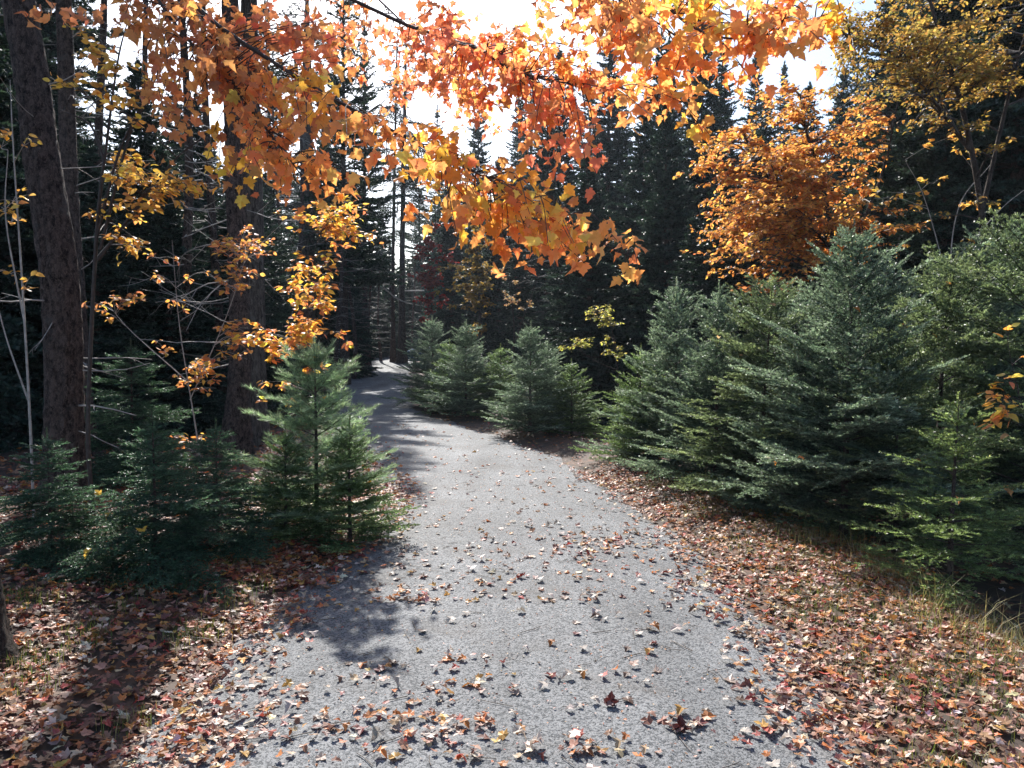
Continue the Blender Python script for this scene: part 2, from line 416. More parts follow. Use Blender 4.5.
FAR_B = conifer(10.5, 2.5, .15, .32, 8, .16, 75, .14, .050, GD, GDT, el=(45, -8), droop=.2, tr=.13, leader=.6, mat_n=M_NEEDLE_FAR, sides=10)
FAR_C = conifer(16, 2.9, 4.0, .48, 7, .2, 72, .14, .045, (.022, .042, .028), (.045, .075, .042), el=(50, 4), droop=.12, tr=.19, leader=.7, mat_n=M_NEEDLE_FAR, sides=10, mat_b=M_SPRUCE, keep=.75)

# ------------------------------------------------------------------ the setting
gx, gy = axis(.14, -6, 6, 420), axis(.14, 1.5, 14, 420)
X, Y = np.meshgrid(gx, gy); Z = H(X, Y)
nx, ny = len(gx), len(gy)
i = np.arange(ny - 1)[:, None] * nx + np.arange(nx - 1)[None]
g = MB(); g.add(np.stack([X, Y, Z], -1).reshape(-1, 3), np.stack([i, i + 1, i + nx + 1, i + nx], -1).reshape(-1, 4), smooth=True)
tag(g.build('ground', [M_GROUND]), kind='structure')

ry = np.concatenate([np.arange(-6, 20, .09), np.arange(20, 62, .3)])
c = cx(ry); tx, ty = np.gradient(c), np.gradient(ry); ln = np.hypot(tx, ty); nxv, nyv = ty / ln, -tx / ln
m = 15; off = np.linspace(-1, 1, m)
def edge(y, s): return hw(y) + .05 * np.sin(3.1 * y + s) + .035 * np.sin(8.7 * y + 2 * s) + .02 * np.sin(23 * y + s) + .012 * rng.standard_normal(len(y))
eL, eR = edge(ry, 0), edge(ry, 2.1)
wd = np.where(off[None] < 0, eL[:, None], eR[:, None]) * off[None]
RX = c[:, None] + wd * nxv[:, None]; RY = ry[:, None] + wd * nyv[:, None]
RZ = H(RX, RY) + .022 - .018 * (np.abs(off)[None] > .99)
i = np.arange(len(ry) - 1)[:, None] * m + np.arange(m - 1)[None]
g = MB(); g.add(np.stack([RX, RY, RZ], -1).reshape(-1, 3), np.stack([i, i + 1, i + m + 1, i + m], -1).reshape(-1, 4), smooth=True)
tag(g.build('road', [M_ROAD]), kind='structure')

# ------------------------------------------------------------------ leaf litter
LIT = [(.46, .30, .21), (.54, .40, .29), (.37, .20, .12), (.24, .11, .065), (.15, .06, .045), (.46, .16, .045), (.34, .07, .05), (.50, .27, .07), (.62, .50, .42)]
LW = [2.7, 2.1, 3, 3.0, 2, 4.2, 1.7, 1.1, .9]
LBROWN = [1.6, 1.1, 3, 4, 3, 3.4, 2, 1.3, .4]
LWARM = [1.2, .8, 2, 3, 2.2, 5, 2.4, 1.4, .6]
def on_surface(x, y):
    s = np.abs(x - cx(y)); return H(x, y) + np.where(s < hw(y) - .03, .022, .0)
def flat_leaves(mb, x, y, size, tint, lift=.012, tilt=.3, tpl=MAPLE_LOW):
    n = len(x); a = rng.uniform(0, 2 * np.pi, n)
    z = on_surface(x, y) + rng.uniform(.2, 1, n) * lift + .004
    tip = np.stack([np.cos(a), np.sin(a), rng.normal(0, tilt * .5, n)], -1)
    nor = np.stack([rng.normal(0, tilt, n), rng.normal(0, tilt, n), np.ones(n)], -1)
    place_leaves(mb, tpl, np.stack([x, y, z], -1) - tip * (size * .4)[:, None], tip, nor, size, tint, .28, .5)
lit = MB()
def patch(n, xs, ys, w, size=(.024, .058), lift=.03, keep=None):
    x = rng.uniform(*xs, n); y = ys[0] + (ys[1] - ys[0]) * rng.random(n) ** 1.35
    s = x - cx(y)
    if keep is not None:
        k = keep(x, y, s); x, y = x[k], y[k]
    flat_leaves(lit, x, y, rng.uniform(*size, len(x)), pal(LIT, len(x), .2, w), lift)
def verge_r(x, y, s):
    e = hw(y) - .14 + .16 * wob(x * 3, y * 2.3) + .10 * wob(x * 9, y * 7)
    p = sst(e - .25, e + .3, s) * (1 - sst(2.5, 3.2, s)) * (.75 + .45 * wob(x * 2.2 + 4, y * 2.0))
    return rng.random(len(x)) < p
def verge_l(x, y, s):
    e = hw(y) - .18 + .22 * wob(x * 2 + 3, y * 2.1) + .10 * wob(x * 8, y * 9)
    p = sst(e - .3, e + .3, -s) * (.95 - .25 * sst(3.5, 6, -s))
    return rng.random(len(x)) < p
patch(26000, (.7, 3.6), (1.6, 9), LW, keep=verge_r)
patch(5000, (-2, 2.6), (8, 20), LWARM, keep=lambda x, y, s: verge_r(x, y, s) & (rng.random(len(x)) < .8))
patch(28000, (-5.2, -.5), (1.6, 8), LBROWN, keep=verge_l)
patch(5000, (-2.2, -.6), (4.8, 8.5), LWARM, keep=verge_l)
patch(6000, (-9, -1), (7, 17), LWARM, size=(.05, .09), keep=verge_l)
patch(3000, (2.4, 8), (3, 14), LW, size=(.05, .09), lift=.02)
# drifts of leaves caught on the road
def drift(px, py, w, dpt, n, warm=False):
    y0 = EYE * F_PX / (py - HOR); x0 = WX(px, y0)
    x = rng.normal(x0, w * 1.35, n); y = rng.normal(y0, dpt * 1.3, n)
    flat_leaves(lit, x, y, rng.uniform(.026, .058, n), pal(LIT, n, .2, LWARM if warm else LW), .02)
for d in [(600, 551, .12, .16, 80, 1), (640, 556, .25, .2, 40), (430, 752, .12, .08, 28, 1), (545, 768, .20, .05, 40), (380, 740, .16, .07, 26, 1), (455, 680, .14, .07, 14, 1),
          (480, 700, .12, .05, 14), (400, 605, .14, .08, 24, 1), (230, 740, .2, .15, 60), (330, 745, .2, .08, 24), (680, 740, .07, .04, 12), (790, 748, .10, .06, 22, 1),
          (590, 690, .08, .06, 7), (800, 690, .2, .12, 20), (300, 705, .25, .12, 30), (740, 600, .2, .3, 35), (690, 540, .2, .4, 50)]:
    drift(*d)
# crumbs of leaf, needles and bits of twig
n = 5200; y = 2.2 + 9 * rng.random(n) ** 1.4; x = cx(y) + rng.normal(0, .95, n) * hw(y)
flat_leaves(lit, x, y, rng.uniform(.006, .018, n), pal(LIT, n, .25, LW), .004, tpl=OVAL)
for q in range(420):
    y0 = 2.3 + 7 * rng.random() ** 1.3; x0 = cx(y0) + rng.uniform(-2.6, 2.3); a = rng.uniform(0, 3.14); l = rng.uniform(.03, .16); t = np.linspace(-.5, .5, 4) * l
    xs = x0 + t * math.cos(a) + rng.normal(0, .004, 4); ys = y0 + t * math.sin(a); zs = on_surface(xs, ys) + .006 + .02 * (abs(x0 - cx(y0)) > 1.3)
    tube(lit, np.stack([xs, ys, zs], -1), rng.uniform(.0010, .0024), 4, 0, (.10, .065, .045))
# thin scatter over the whole road beyond the leaves built one by one
n = 520; y = 4.4 + 10 * rng.random(n) ** 1.6; x = cx(y) + rng.uniform(-1, 1, n) * HW * .95
flat_leaves(lit, x, y, rng.uniform(.03, .06, n), pal(LIT, n, .2, LW), .008)
tag(lit.build('leaf_litter', [M_LITTER]), 'brown, tan and orange fallen leaves covering both verges and drifted on the road', 'leaf litter', kind='stuff')

# leaves lying singly on the near road: each its own object
KINDS_OF_LEAF = [
    ('pale', [(.40, .32, .27), (.46, .39, .34), (.34, .27, .23)], 'pale tan maple leaf lying curled and loose on the grey road'),
    ('brown', [(.15, .08, .05), (.11, .06, .04)], 'dry brown maple leaf lying curled and loose on the grey road'),
    ('red', [(.20, .04, .03), (.13, .035, .03)], 'dark red maple leaf lying curled and loose on the grey road'),
    ('orange', [(.34, .12, .03), (.38, .20, .05)], 'bright orange maple leaf lying curled and loose on the grey road')]
leafmesh = []
for kname, cols, lab in KINDS_OF_LEAF:
    for q in range(5):
        b = MB(); a = rng.uniform(-.25, .25, 2)
        place_leaves(b, MAPLE, np.array([[0, -.4, .006]]), np.array([[0, 1, a[0]]]), np.array([[a[1], 0, 1.]]), np.array([1.0]), pal(cols, 1, .1), .45, .8)
        me = b.mesh('fallen_leaf', [M_LITTER]); co = np.empty(len(me.vertices) * 3, np.float32); me.vertices.foreach_get('co', co)
        co[2::3] -= co[2::3].min(); me.vertices.foreach_set('co', co); me.update(); leafmesh.append((me, lab))
nl = 290; yy = 2.45 + 3.9 * rng.random(nl) ** 1.25; xx = cx(yy) + rng.uniform(-1.0, 1.0, nl) * hw(yy) * .97
for q in range(nl):
    kk = int(rng.choice(4, p=[.48, .22, .13, .17])); me, lab = leafmesh[kk * 5 + int(rng.integers(5))]
    o = bpy.data.objects.new('fallen_leaf', me); COL.objects.link(o)
    s = float(rng.uniform(.034, .066)); o.scale = (s, s, s * rng.uniform(.4, .95))
    o.location = (xx[q], yy[q], float(on_surface(xx[q], yy[q])) + .002); o.rotation_euler = (rng.normal(0, .06), rng.normal(0, .06), rng.uniform(0, 6.28))
    tag(o, lab, 'leaf', lab.split(' maple')[0] + ' fallen leaves scattered on the near road')
# the big dark curled leaves standing up on the road in front
for px, py, s, lab in ((612, 718, .060, 'big dark maroon curled leaf standing on edge on the road, beside a flat pale leaf'),
                       (683, 746, .064, 'large crumpled red brown leaf with pale rim lying at the bottom of the road')):
    y0 = EYE * F_PX / (py - HOR); b = MB()
    place_leaves(b, MAPLE, np.array([[0, -.02, 0.0]]), np.array([[.15, .25, 1.0]]), np.array([[.1, -1., .3]]), np.array([s]), np.array([[.085, .022, .02]]), .7, 1.2)
    place_leaves(b, MAPLE, np.array([[-.02, -.03, .012]]), np.array([[1.0, .3, .15]]), np.array([[0, -.3, 1.]]), np.array([s * .9]), np.array([[.32, .18, .16]]), .5, .6)
    o = b.build('fallen_leaf', [M_LITTER]); o.location = (WX(px, y0), y0, float(on_surface(WX(px, y0), y0)) + .004); tag(o, lab, 'leaf')

# ------------------------------------------------------------------ grass
gr = MB()
def blades(x, y, hgt, wid, tint, lean=.5):
    n = len(x); z = H(x, y); a = rng.uniform(0, 6.283, n); d = np.stack([np.cos(a), np.sin(a), np.zeros(n)], -1)
    b = np.stack([x, y, z], -1); s = np.stack([-np.sin(a), np.cos(a), np.zeros(n)], -1) * (wid / 2)[:, None]
    k = (lean * rng.random(n) * hgt)[:, None]; up = np.array([0, 0, 1.0])
    m1 = b + up * (hgt * .6)[:, None] + d * k * .35; t = b + up * (hgt * .92)[:, None] + d * k
    V = np.stack([b - s, b + s, m1 + s * .8, m1 - s * .8, t], 1).reshape(-1, 3); i0 = np.arange(n)[:, None] * 5
    gr.add(V, i0 + [[0, 1, 2, 3]], 0, np.repeat(tint, 5, 0))
    gr.add(V[:0], i0[:0]); gr.f.append((i0 + [[3, 2, 4]] + gr.n - len(V), 0, False))
GRS = [(.10, .14, .035), (.16, .17, .05), (.30, .25, .11), (.38, .31, .16)]
def tufts(k, xs, ys, w, hgt, rad, per, lean=.7):
    for q in range(k):
        y0 = rng.uniform(*ys); s0 = rng.uniform(*xs); x0 = cx(y0) + s0; n = per
        x = rng.normal(x0, rad, n); y = rng.normal(y0, rad, n)
        blades(x, y, rng.uniform(.5, 1, n) * hgt, rng.uniform(.002, .004, n), pal(GRS, n, .2, w), lean)
tufts(150, (1.65, 2.75), (2.3, 8), (3, 3, 2, 1), .07, .10, 60, 1.2)
tufts(70, (2.2, 2.9), (3, 9), (1, 2, 3, 3), .16, .10, 34, 1.3)
tufts(22, (2.35, 2.8), (3.3, 6), (.2, 1, 3, 4), .34, .06, 8, 1.5)
tufts(30, (-3.2, -1.5), (2.6, 5.5), (4, 2, 1, .4), .09, .07, 70)
tufts(16, (-1.9, -1.25), (5, 9), (4, 2, 1, .4), .07, .05, 40)
tag(gr.build('grass', [M_GRASS]), 'thin green and straw coloured grass poking through the leaves on both verges', 'grass', kind='stuff')

# ------------------------------------------------------------------ young conifers along the road
def G(px, Yd): x = WX(px, Yd); return (x, Yd, float(H(x, Yd)) - .02)
row = [  # px, distance, mesh set, scale, spin, label, name
    (848, 6.05, SPR_BIG, .98, .3, 'tallest blue green young spruce, broad and full, at the right of the road'),
    (945, 6.7, SPR_OLD, 1.2, 2.1, 'full young spruce at the right, between the tallest spruce and the photo edge'),
    (1035, 6.0, SPR_OLD, 1.3, 4.0, 'young spruce cut by the right edge of the photo'),
    (765, 7.2, SPR_OLD, .95, 1.0, 'bushy young spruce directly left of the tallest spruce'),
    (718, 8.0, SPR_MID, 1.12, 2.6, 'bright green young spruce overhanging the verge, left of the bushy spruce'),
    (676, 9.2, SPR_MID, 1.18, 5.2, 'pointed young spruce with upright candle shoots at its top'),
    (640, 9.6, SPR_SML, 1.15, .4, 'low young spruce at the left end of the right hand row, by the verge'),
    (800, 8.7, SPR_MID, 1.35, 3.3, 'slender spruce showing its tip behind the bushy and the tallest spruces'),
    (885, 8.4, SPR_BIG, 1.02, 5.5, 'spruce standing behind the tallest spruce, its leader above the row'),
    (902, 5.9, SPR_OLD, .8, 3.0, 'lower spruce crowding the right flank of the tallest spruce'),
    (985, 8.0, SPR_BIG, 1.22, 1.1, 'tall spruce at the back of the row, near the right edge of the photo'),
    (806, 6.6, SPR_MID, .9, 2.2, 'lower spruce crowding the left flank of the tallest spruce'),
    (530, 12.5, SPR_MID, .95, .9, 'wide young spruce nearest of the clump at the bend, right of the road'),
    (466, 15.3, SPR_MID, 1.0, 2.2, 'middle young spruce of the clump at the bend, silvery at its tip'),
    (433, 17.8, SPR_MID, 1.08, 4.4, 'narrow young spruce at the far left end of the clump at the bend'),
    (500, 15.2, SPR_SML, 1.15, 1.4, 'low spruce filling the gap inside the clump at the bend'),
    (548, 13.4, SPR_MID, .8, 2.9, 'spruce at the back of the clump at the bend, right of its widest spruce'),
    (450, 16.4, SPR_SML, 1.2, 5.1, 'low spruce between the narrow and the silvery spruces of the clump at the bend'),
    (572, 12.6, SPR_SML, 1.0, 3.9, 'low dark spruce at the right end of the clump at the bend')]
for px, D, ms, s, rz, lab in row:
    w_s = 1.22 if D > 12 else 1.0
    tree_thing('young_spruce', ms, G(px, D), lab, 'spruce tree', 'young spruces along the right side of the road', rz, (s * w_s, s * w_s, s))
tree_thing('young_spruce', SPR_FRESH, G(958, 4.6), 'small fresh green spruce standing alone in front of the dark hollow', 'spruce tree', None, 1.2, (1.15, 1.15, 1.0))
# left side
for px, D, ms, s, rz, lab, nm in [
    (314, 6.1, PINE_SAP, .93, .2, 'soft pale green pine sapling with long needles, left of the road', 'pine_sapling'),
    (283, 5.8, SPR_SML, .68, 1.0, 'low green spruce in front of the pine sapling, nearest the leaf covered verge', 'young_spruce'),
    (348, 5.9, SPR_SML, .78, 2.0, 'low green spruce beside the pine sapling, branches reaching over the road edge', 'young_spruce'),
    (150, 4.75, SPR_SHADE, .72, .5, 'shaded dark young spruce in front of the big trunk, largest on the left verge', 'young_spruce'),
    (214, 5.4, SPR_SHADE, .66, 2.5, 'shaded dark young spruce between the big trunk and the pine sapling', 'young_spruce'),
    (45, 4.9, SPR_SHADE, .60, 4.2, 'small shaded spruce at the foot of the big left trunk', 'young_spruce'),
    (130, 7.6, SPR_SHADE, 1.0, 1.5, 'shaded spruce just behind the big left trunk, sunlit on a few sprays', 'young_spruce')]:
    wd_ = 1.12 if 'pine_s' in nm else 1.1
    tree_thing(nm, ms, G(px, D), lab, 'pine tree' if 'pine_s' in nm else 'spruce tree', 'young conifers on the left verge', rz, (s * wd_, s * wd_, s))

# a few stray leaves caught on the spruce sprays
CAUGHT = ['orange leaf caught on the sprays of the tallest spruce', 'orange leaf caught on the full spruce at the right', 'tan leaf caught on the small fresh green spruce in front of the hollow',
          'tan leaf caught on the bushy spruce left of the tallest spruce', 'yellow leaf caught on the left verge spruce in shade before the big trunk', 'yellow leaf caught on the soft pine sapling']
def caught(tree, k, lab, col):
    cr = [c for c in kids(tree) if c.name.startswith('crown')][0]; me = cr.data
    co = np.empty(len(me.vertices) * 3, np.float32); me.vertices.foreach_get('co', co); co = co.reshape(-1, 3)
    cz, sz_ = math.cos(tree.rotation_euler.z), math.sin(tree.rotation_euler.z); co = co * np.array(tree.scale)
    P = np.stack([co[:, 0] * cz - co[:, 1] * sz_, co[:, 0] * sz_ + co[:, 1] * cz, co[:, 2]], -1)
    r_ = np.hypot(P[:, 0], P[:, 1]); a_ = (P[:, 1] < -.25 * r_) & (P[:, 2] > .25 * P[:, 2].max()); ok = np.where(a_ & (r_ > .55 * np.interp(P[:, 2], [0, P[:, 2].max()], [r_.max(), 0])))[0]
    for i in rng.choice(ok, k, replace=False):
        b = MB(); place_leaves(b, MAPLE if rng.random() < .5 else OVAL, np.zeros((1, 3)), rng.normal(0, .5, (1, 3)) + [0, -.6, -.3], np.array([[0, -.4, 1.0]]), np.array([rng.uniform(.05, .075)]), pal(col, 1, .12), .4, .7)
        o = b.build('caught_leaf', [M_LEAF]); o.location = tuple(P[i] + np.array(tree.location) + [0, -.008, .008]); tag(o, lab, 'leaf', lab.replace('leaf', 'leaves', 1))
_t = {o['label']: o for o in bpy.data.objects if o.get('category') in ('spruce tree', 'pine tree')}
def _f(x): return [o for l, o in _t.items() if l.startswith(x)][0]
for key, k, lab, col in (('tallest blue', 5, CAUGHT[0], [(.7, .26, .06)]), ('full young', 5, CAUGHT[1], [(.75, .35, .08)]), ('small fresh', 5, CAUGHT[2], [(.6, .34, .16)]), ('bushy young', 4, CAUGHT[3], [(.55, .34, .2)]),
                         ('shaded dark young spruce in front', 4, CAUGHT[4], [(.75, .48, .1)]), ('soft pale', 3, CAUGHT[5], [(.8, .5, .1)])):
    caught(_f(key), k, lab, col)

# ------------------------------------------------------------------ big trunks on the left
def rough_trunk(P, rad, mat, sides=40, n=150, flare=.7, name='trunk', parent=None):
    b = MB(); S = spline(P, n); h = np.linspace(0, 1, n)
    rr = np.interp(h, np.linspace(0, 1, len(rad)), rad) * (1 + flare * np.exp(-h * n * .09))
    a = np.linspace(0, 2 * np.pi, sides, endpoint=False)
    T = nrm(np.gradient(S, axis=0)); A = nrm(np.cross(T, [0, 1.0, 0])); B = np.cross(T, A)
    ridg = 1 + .035 * np.sin(5 * a[None] + 9 * h[:, None]) + .03 * np.sin(11 * a[None] - 14 * h[:, None]) + .03 * rng.standard_normal((n, sides))
    ridg += .22 * np.exp(-h * 22)[:, None] * np.sin(4 * a[None] + 1)
    V = S[:, None] + (rr[:, None] * ridg)[..., None] * (np.cos(a)[None, :, None] * A[:, None] + np.sin(a)[None, :, None] * B[:, None])
    i = np.arange(n - 1)[:, None] * sides; j = np.arange(sides)[None]; k = (j + 1) % sides
    b.add(V.reshape(-1, 3), np.stack([i + j, i + k, i + sides + k, i + sides + j], -1).reshape(-1, 4), 0, smooth=True)
    return b.build(name, [mat], parent), S, rr

def twiggy(mb, p, d, L, rad, depth=2, mat=0, kink=.25):
    """a bare branch with kinks and side twigs"""
    n = max(4, int(L / .12)); pts = [np.array(p, float)]; d = nrm(d)
    for q in range(n - 1):
        d = nrm(d + rng.normal(0, kink, 3) * .5); pts.append(pts[-1] + d * L / (n - 1))
    pts = np.array(pts); tube(mb, pts, np.linspace(rad, rad * .35, n), 5 if rad > .006 else 4, mat)
    ends = [pts[-1]]
    if depth:
        for q in range(1, n - 1):
            if rng.random() < .6:
                dd = nrm(nrm(pts[q + 1] - pts[q]) + nrm(rng.normal(0, 1, 3)) * .9)
                ends += twiggy(mb, pts[q], dd, L * rng.uniform(.2, .45), rad * .5, depth - 1, mat, kink)
    return ends

def dead_limbs(parent, S, rr, zs, base, Lr, n, mat, toward=None):
    for q in range(n):
        z = rng.uniform(*zs); i = int(np.argmin(np.abs(S[:, 2] - z))); a = rng.uniform(0, 6.28)
        d = np.array([math.cos(a), math.sin(a), rng.uniform(-.35, .25)])
        if toward is not None and rng.random() < .6: d = nrm(np.array(toward) + rng.normal(0, .35, 3))
        b = MB(); twiggy(b, S[i] + d * rr[i] * .8, d, rng.uniform(*Lr), rng.uniform(.005, .011), 2)
        b.build('dead_branch', [mat], parent)

def high_crown(parent, S, z0, h, r, n, far=False):
    """the living crown of a tall spruce, high above the photograph"""
    cr = MB(); P0, D_, L_, U_ = [], [], [], []
    for q in range(n):
        z = rng.uniform(z0, h); fr = (h - z) / (h - z0); L = r * fr ** .7 * rng.uniform(.6, 1.1) + .3; a = rng.uniform(0, 6.28)
        p = np.array([np.interp(z, S[:, 2], S[:, i]) for i in range(3)]); hd = np.array([math.cos(a), math.sin(a), 0]); s = np.linspace(0, L, 8)
        P = p + hd * s[:, None] + np.array([0, 0, 1]) * (-.12 * s ** 2 / L - .1 * s)[:, None]
        tube(cr, P, np.linspace(.022, .004, 8), 4, 1)
        for t in np.arange(.3, L, .13):
            for sg in (-1, 1):
                q0 = np.array([np.interp(t, s, P[:, i]) for i in range(3)]); sd = np.array([-hd[1], hd[0], 0]) * sg
                d = nrm(hd * .6 + sd * .8 + [0, 0, -.25 + rng.normal(0, .1)]); l = (.35 * (L - t) + .15) * rng.uniform(.6, 1.2)
                P0.append(q0); D_.append(d); L_.append(l); U_.append([0, 0, 1.0])
                for w in np.arange(.1, l, .12):
                    d2 = nrm(d + rng.normal(0, .5, 3)); P0.append(q0 + d * w); D_.append(d2); L_.append(.14); U_.append([0, 0, 1.0])
    k = len(P0); needles(cr, np.array(P0), np.array(D_), np.array(L_), np.array(U_), 90, .09, .026, pal([GD, GDT], k, .15), 0)
    return cr.build('crown', [M_NEEDLE_FAR, M_TWIG], parent)

def to_local(P, base): return [tuple(np.array(p) - base) for p in P]

def big_tree(name, base, pts, rad, mat, label, cat, sides=40, crown=None, dead=None, group=None):
    base = np.array(base); e = empty(name, tuple(base), label, cat, group)
    loc = [np.array(p) - base for p in pts]
    t, S, rr = rough_trunk(loc, rad, mat, sides, parent=e)
    if crown: high_crown(e, S, *crown)
    if dead: dead_limbs(e, S, rr, *dead)
    return e, S

b = W(66, 522, 6.7); b[2] = float(H(b[0], b[1])) - .08
p1, p2 = W(61, 300, 6.7), W(19, 0, 6.75); up = p2 + (p2 - p1) / (p2[2] - p1[2]) * 6 * .8; up2 = p2 + np.array([-1.6, .4, 12.0])
big_tree('spruce_tree', b, [b, W(64, 450, 6.7), p1, W(41, 150, 6.72), p2, p2 + np.array([-.75, .1, 4.5]), up2], [.165, .152, .148, .14, .13, .10, .03], M_SPRUCE,
         'thick dark reddish brown trunk leaning left, largest trunk in the photo', 'spruce tree', 48, (6.5, 16, 2.4, 46), ((.7, 4.5), b, (.35, 1.0), 11, M_DEAD, (.9, -.2, .0)))
b = W(84, 478, 9.2); b[2] = float(H(b[0], b[1])) - .08
big_tree('spruce_tree', b, [b, W(76, 300, 9.2), W(70, 200, 9.2), W(64, 0, 9.25), W(62, -60, 9.3) + np.array([0, 0, 2.5]), W(60, -60, 9.4) + np.array([0, 0, 9.0])], [.11, .1, .095, .085, .06, .02], M_SPRUCE,
         'slimmer straight trunk rising just right of the thick leaning trunk', 'spruce tree', 28, (7.5, 15, 1.9, 36), ((.8, 5.5), b, (.3, .9), 10, M_DEAD, (.8, -.4, .1)))
b = W(236, 478, 9.6); b[2] = float(H(b[0], b[1])) - .08
big_tree('spruce_tree', b, [b, W(240, 350, 9.6), W(236, 200, 9.6), W(232, 60, 9.65), W(228, -60, 9.7) + np.array([0, 0, 2]), W(226, -60, 9.7) + np.array([0, 0, 8.0])], [.14, .125, .12, .11, .07, .02], M_SPRUCE,
         'dark trunk standing in shade left of the grey trunk, above the pine sapling', 'spruce tree', 32, (6.5, 15, 2.0, 36), ((1.0, 4.5), b, (.4, 1.3), 14, M_DEAD, (-.9, -.4, -.05)))
b = W(254, 470, 10.6); b[2] = float(H(b[0], b[1])) - .08
big_tree('pine_tree', b, [b, W(255, 350, 10.6), W(253, 200, 10.6), W(250, 60, 10.65), W(250, -60, 10.7) + np.array([0, 0, 2]), W(250, -60, 10.8) + np.array([0, 0, 8.0])], [.15, .135, .13, .115, .08, .02], M_GREYBARK,
         'grey brown trunk lit down its right side, close beside the dark shaded trunk', 'pine tree', 32, (7, 15, 2.0, 30))
b = W(309, 400, 24); b[2] = float(H(b[0], b[1])) - .08
big_tree('pine_tree', b, [b, W(308, 300, 24), W(308, 200, 24), W(307, 60, 24), W(307, -20, 24)], [.23, .21, .19, .13, .03], M_GREYBARK,
         'slim pale grey trunk standing behind the yellow leaved sapling', 'pine tree', 24, (9.5, 12.8, 1.5, 18))

# ------------------------------------------------------------------ the maple whose boughs hang over the road
ORG = [(.84, .36, .12), (.86, .43, .15), (.84, .32, .13), (.86, .49, .17)]
RED = [(.82, .29, .16), (.84, .32, .15), (.76, .24, .14), (.84, .36, .14)]
YEL = [(.84, .56, .10), (.82, .46, .08), (.80, .62, .14), (.84, .38, .07)]
BRN = [(.56, .24, .11), (.62, .28, .12), (.50, .20, .10), (.72, .34, .12)]
mb_ = np.array([-2.545, 3.45, 0.0]); mb_[2] = float(H(mb_[0], mb_[1])) - .06
maple = empty('maple_tree', tuple(mb_), 'maple with orange and red leaves arching over the road, trunk at the lower left edge', 'maple tree')
tp = [mb_, mb_ + [-.02, 0, .5], mb_ + [-.30, .05, 1.6], mb_ + [-.55, .15, 3.0], mb_ + [-.45, .3, 4.6], mb_ + [-.2, .5, 7.0], mb_ + [0, .6, 9.0]]
_, MS, mr_ = rough_trunk([p - mb_ for p in tp], [.11, .10, .095, .09, .075, .045, .015], M_MAPLE, 36, parent=maple)
def mpt(z): return np.array([np.interp(z, MS[:, 2], MS[:, i]) for i in range(3)]) + mb_
LIMBS = [  # way points (photo x, photo y, distance), twigs grow only from its own limb
    [(120, -80, 4.1), (200, 10, 4.1), (270, 60, 4.1), (345, 105, 4.0), (430, 150, 3.9), (490, 180, 3.8), (560, 222, 3.75), (632, 258, 3.7)],
    [(150, -150, 4.6), (260, -50, 4.8), (385, 15, 4.9), (430, 33, 4.8), (480, 50, 4.6), (512, 70, 4.5), (560, 82, 4.3), (640, 92, 4.1), (700, 118, 4.1)],
    [(200, -330, 4.4), (400, -160, 4.4), (560, -60, 4.2), (620, 0, 4.0), (665, 28, 3.9), (720, 75, 3.9)],
    [(300, -420, 4.3), (520, -200, 4.2), (640, -30, 4.0), (690, 25, 3.8), (750, 38, 3.6), (840, 10, 3.5)],
    [(60, -120, 4.4), (130, -40, 4.4), (180, 30, 4.3), (235, 90, 4.2), (290, 160, 4.1), (330, 215, 4.1)],
    [(180, -250, 6.0), (300, -80, 6.3), (400, 20, 6.4), (470, 90, 6.3), (540, 120, 6.2)]]
LZ = [3.3, 3.9, 5.2, 5.8, 3.0, 5.0]
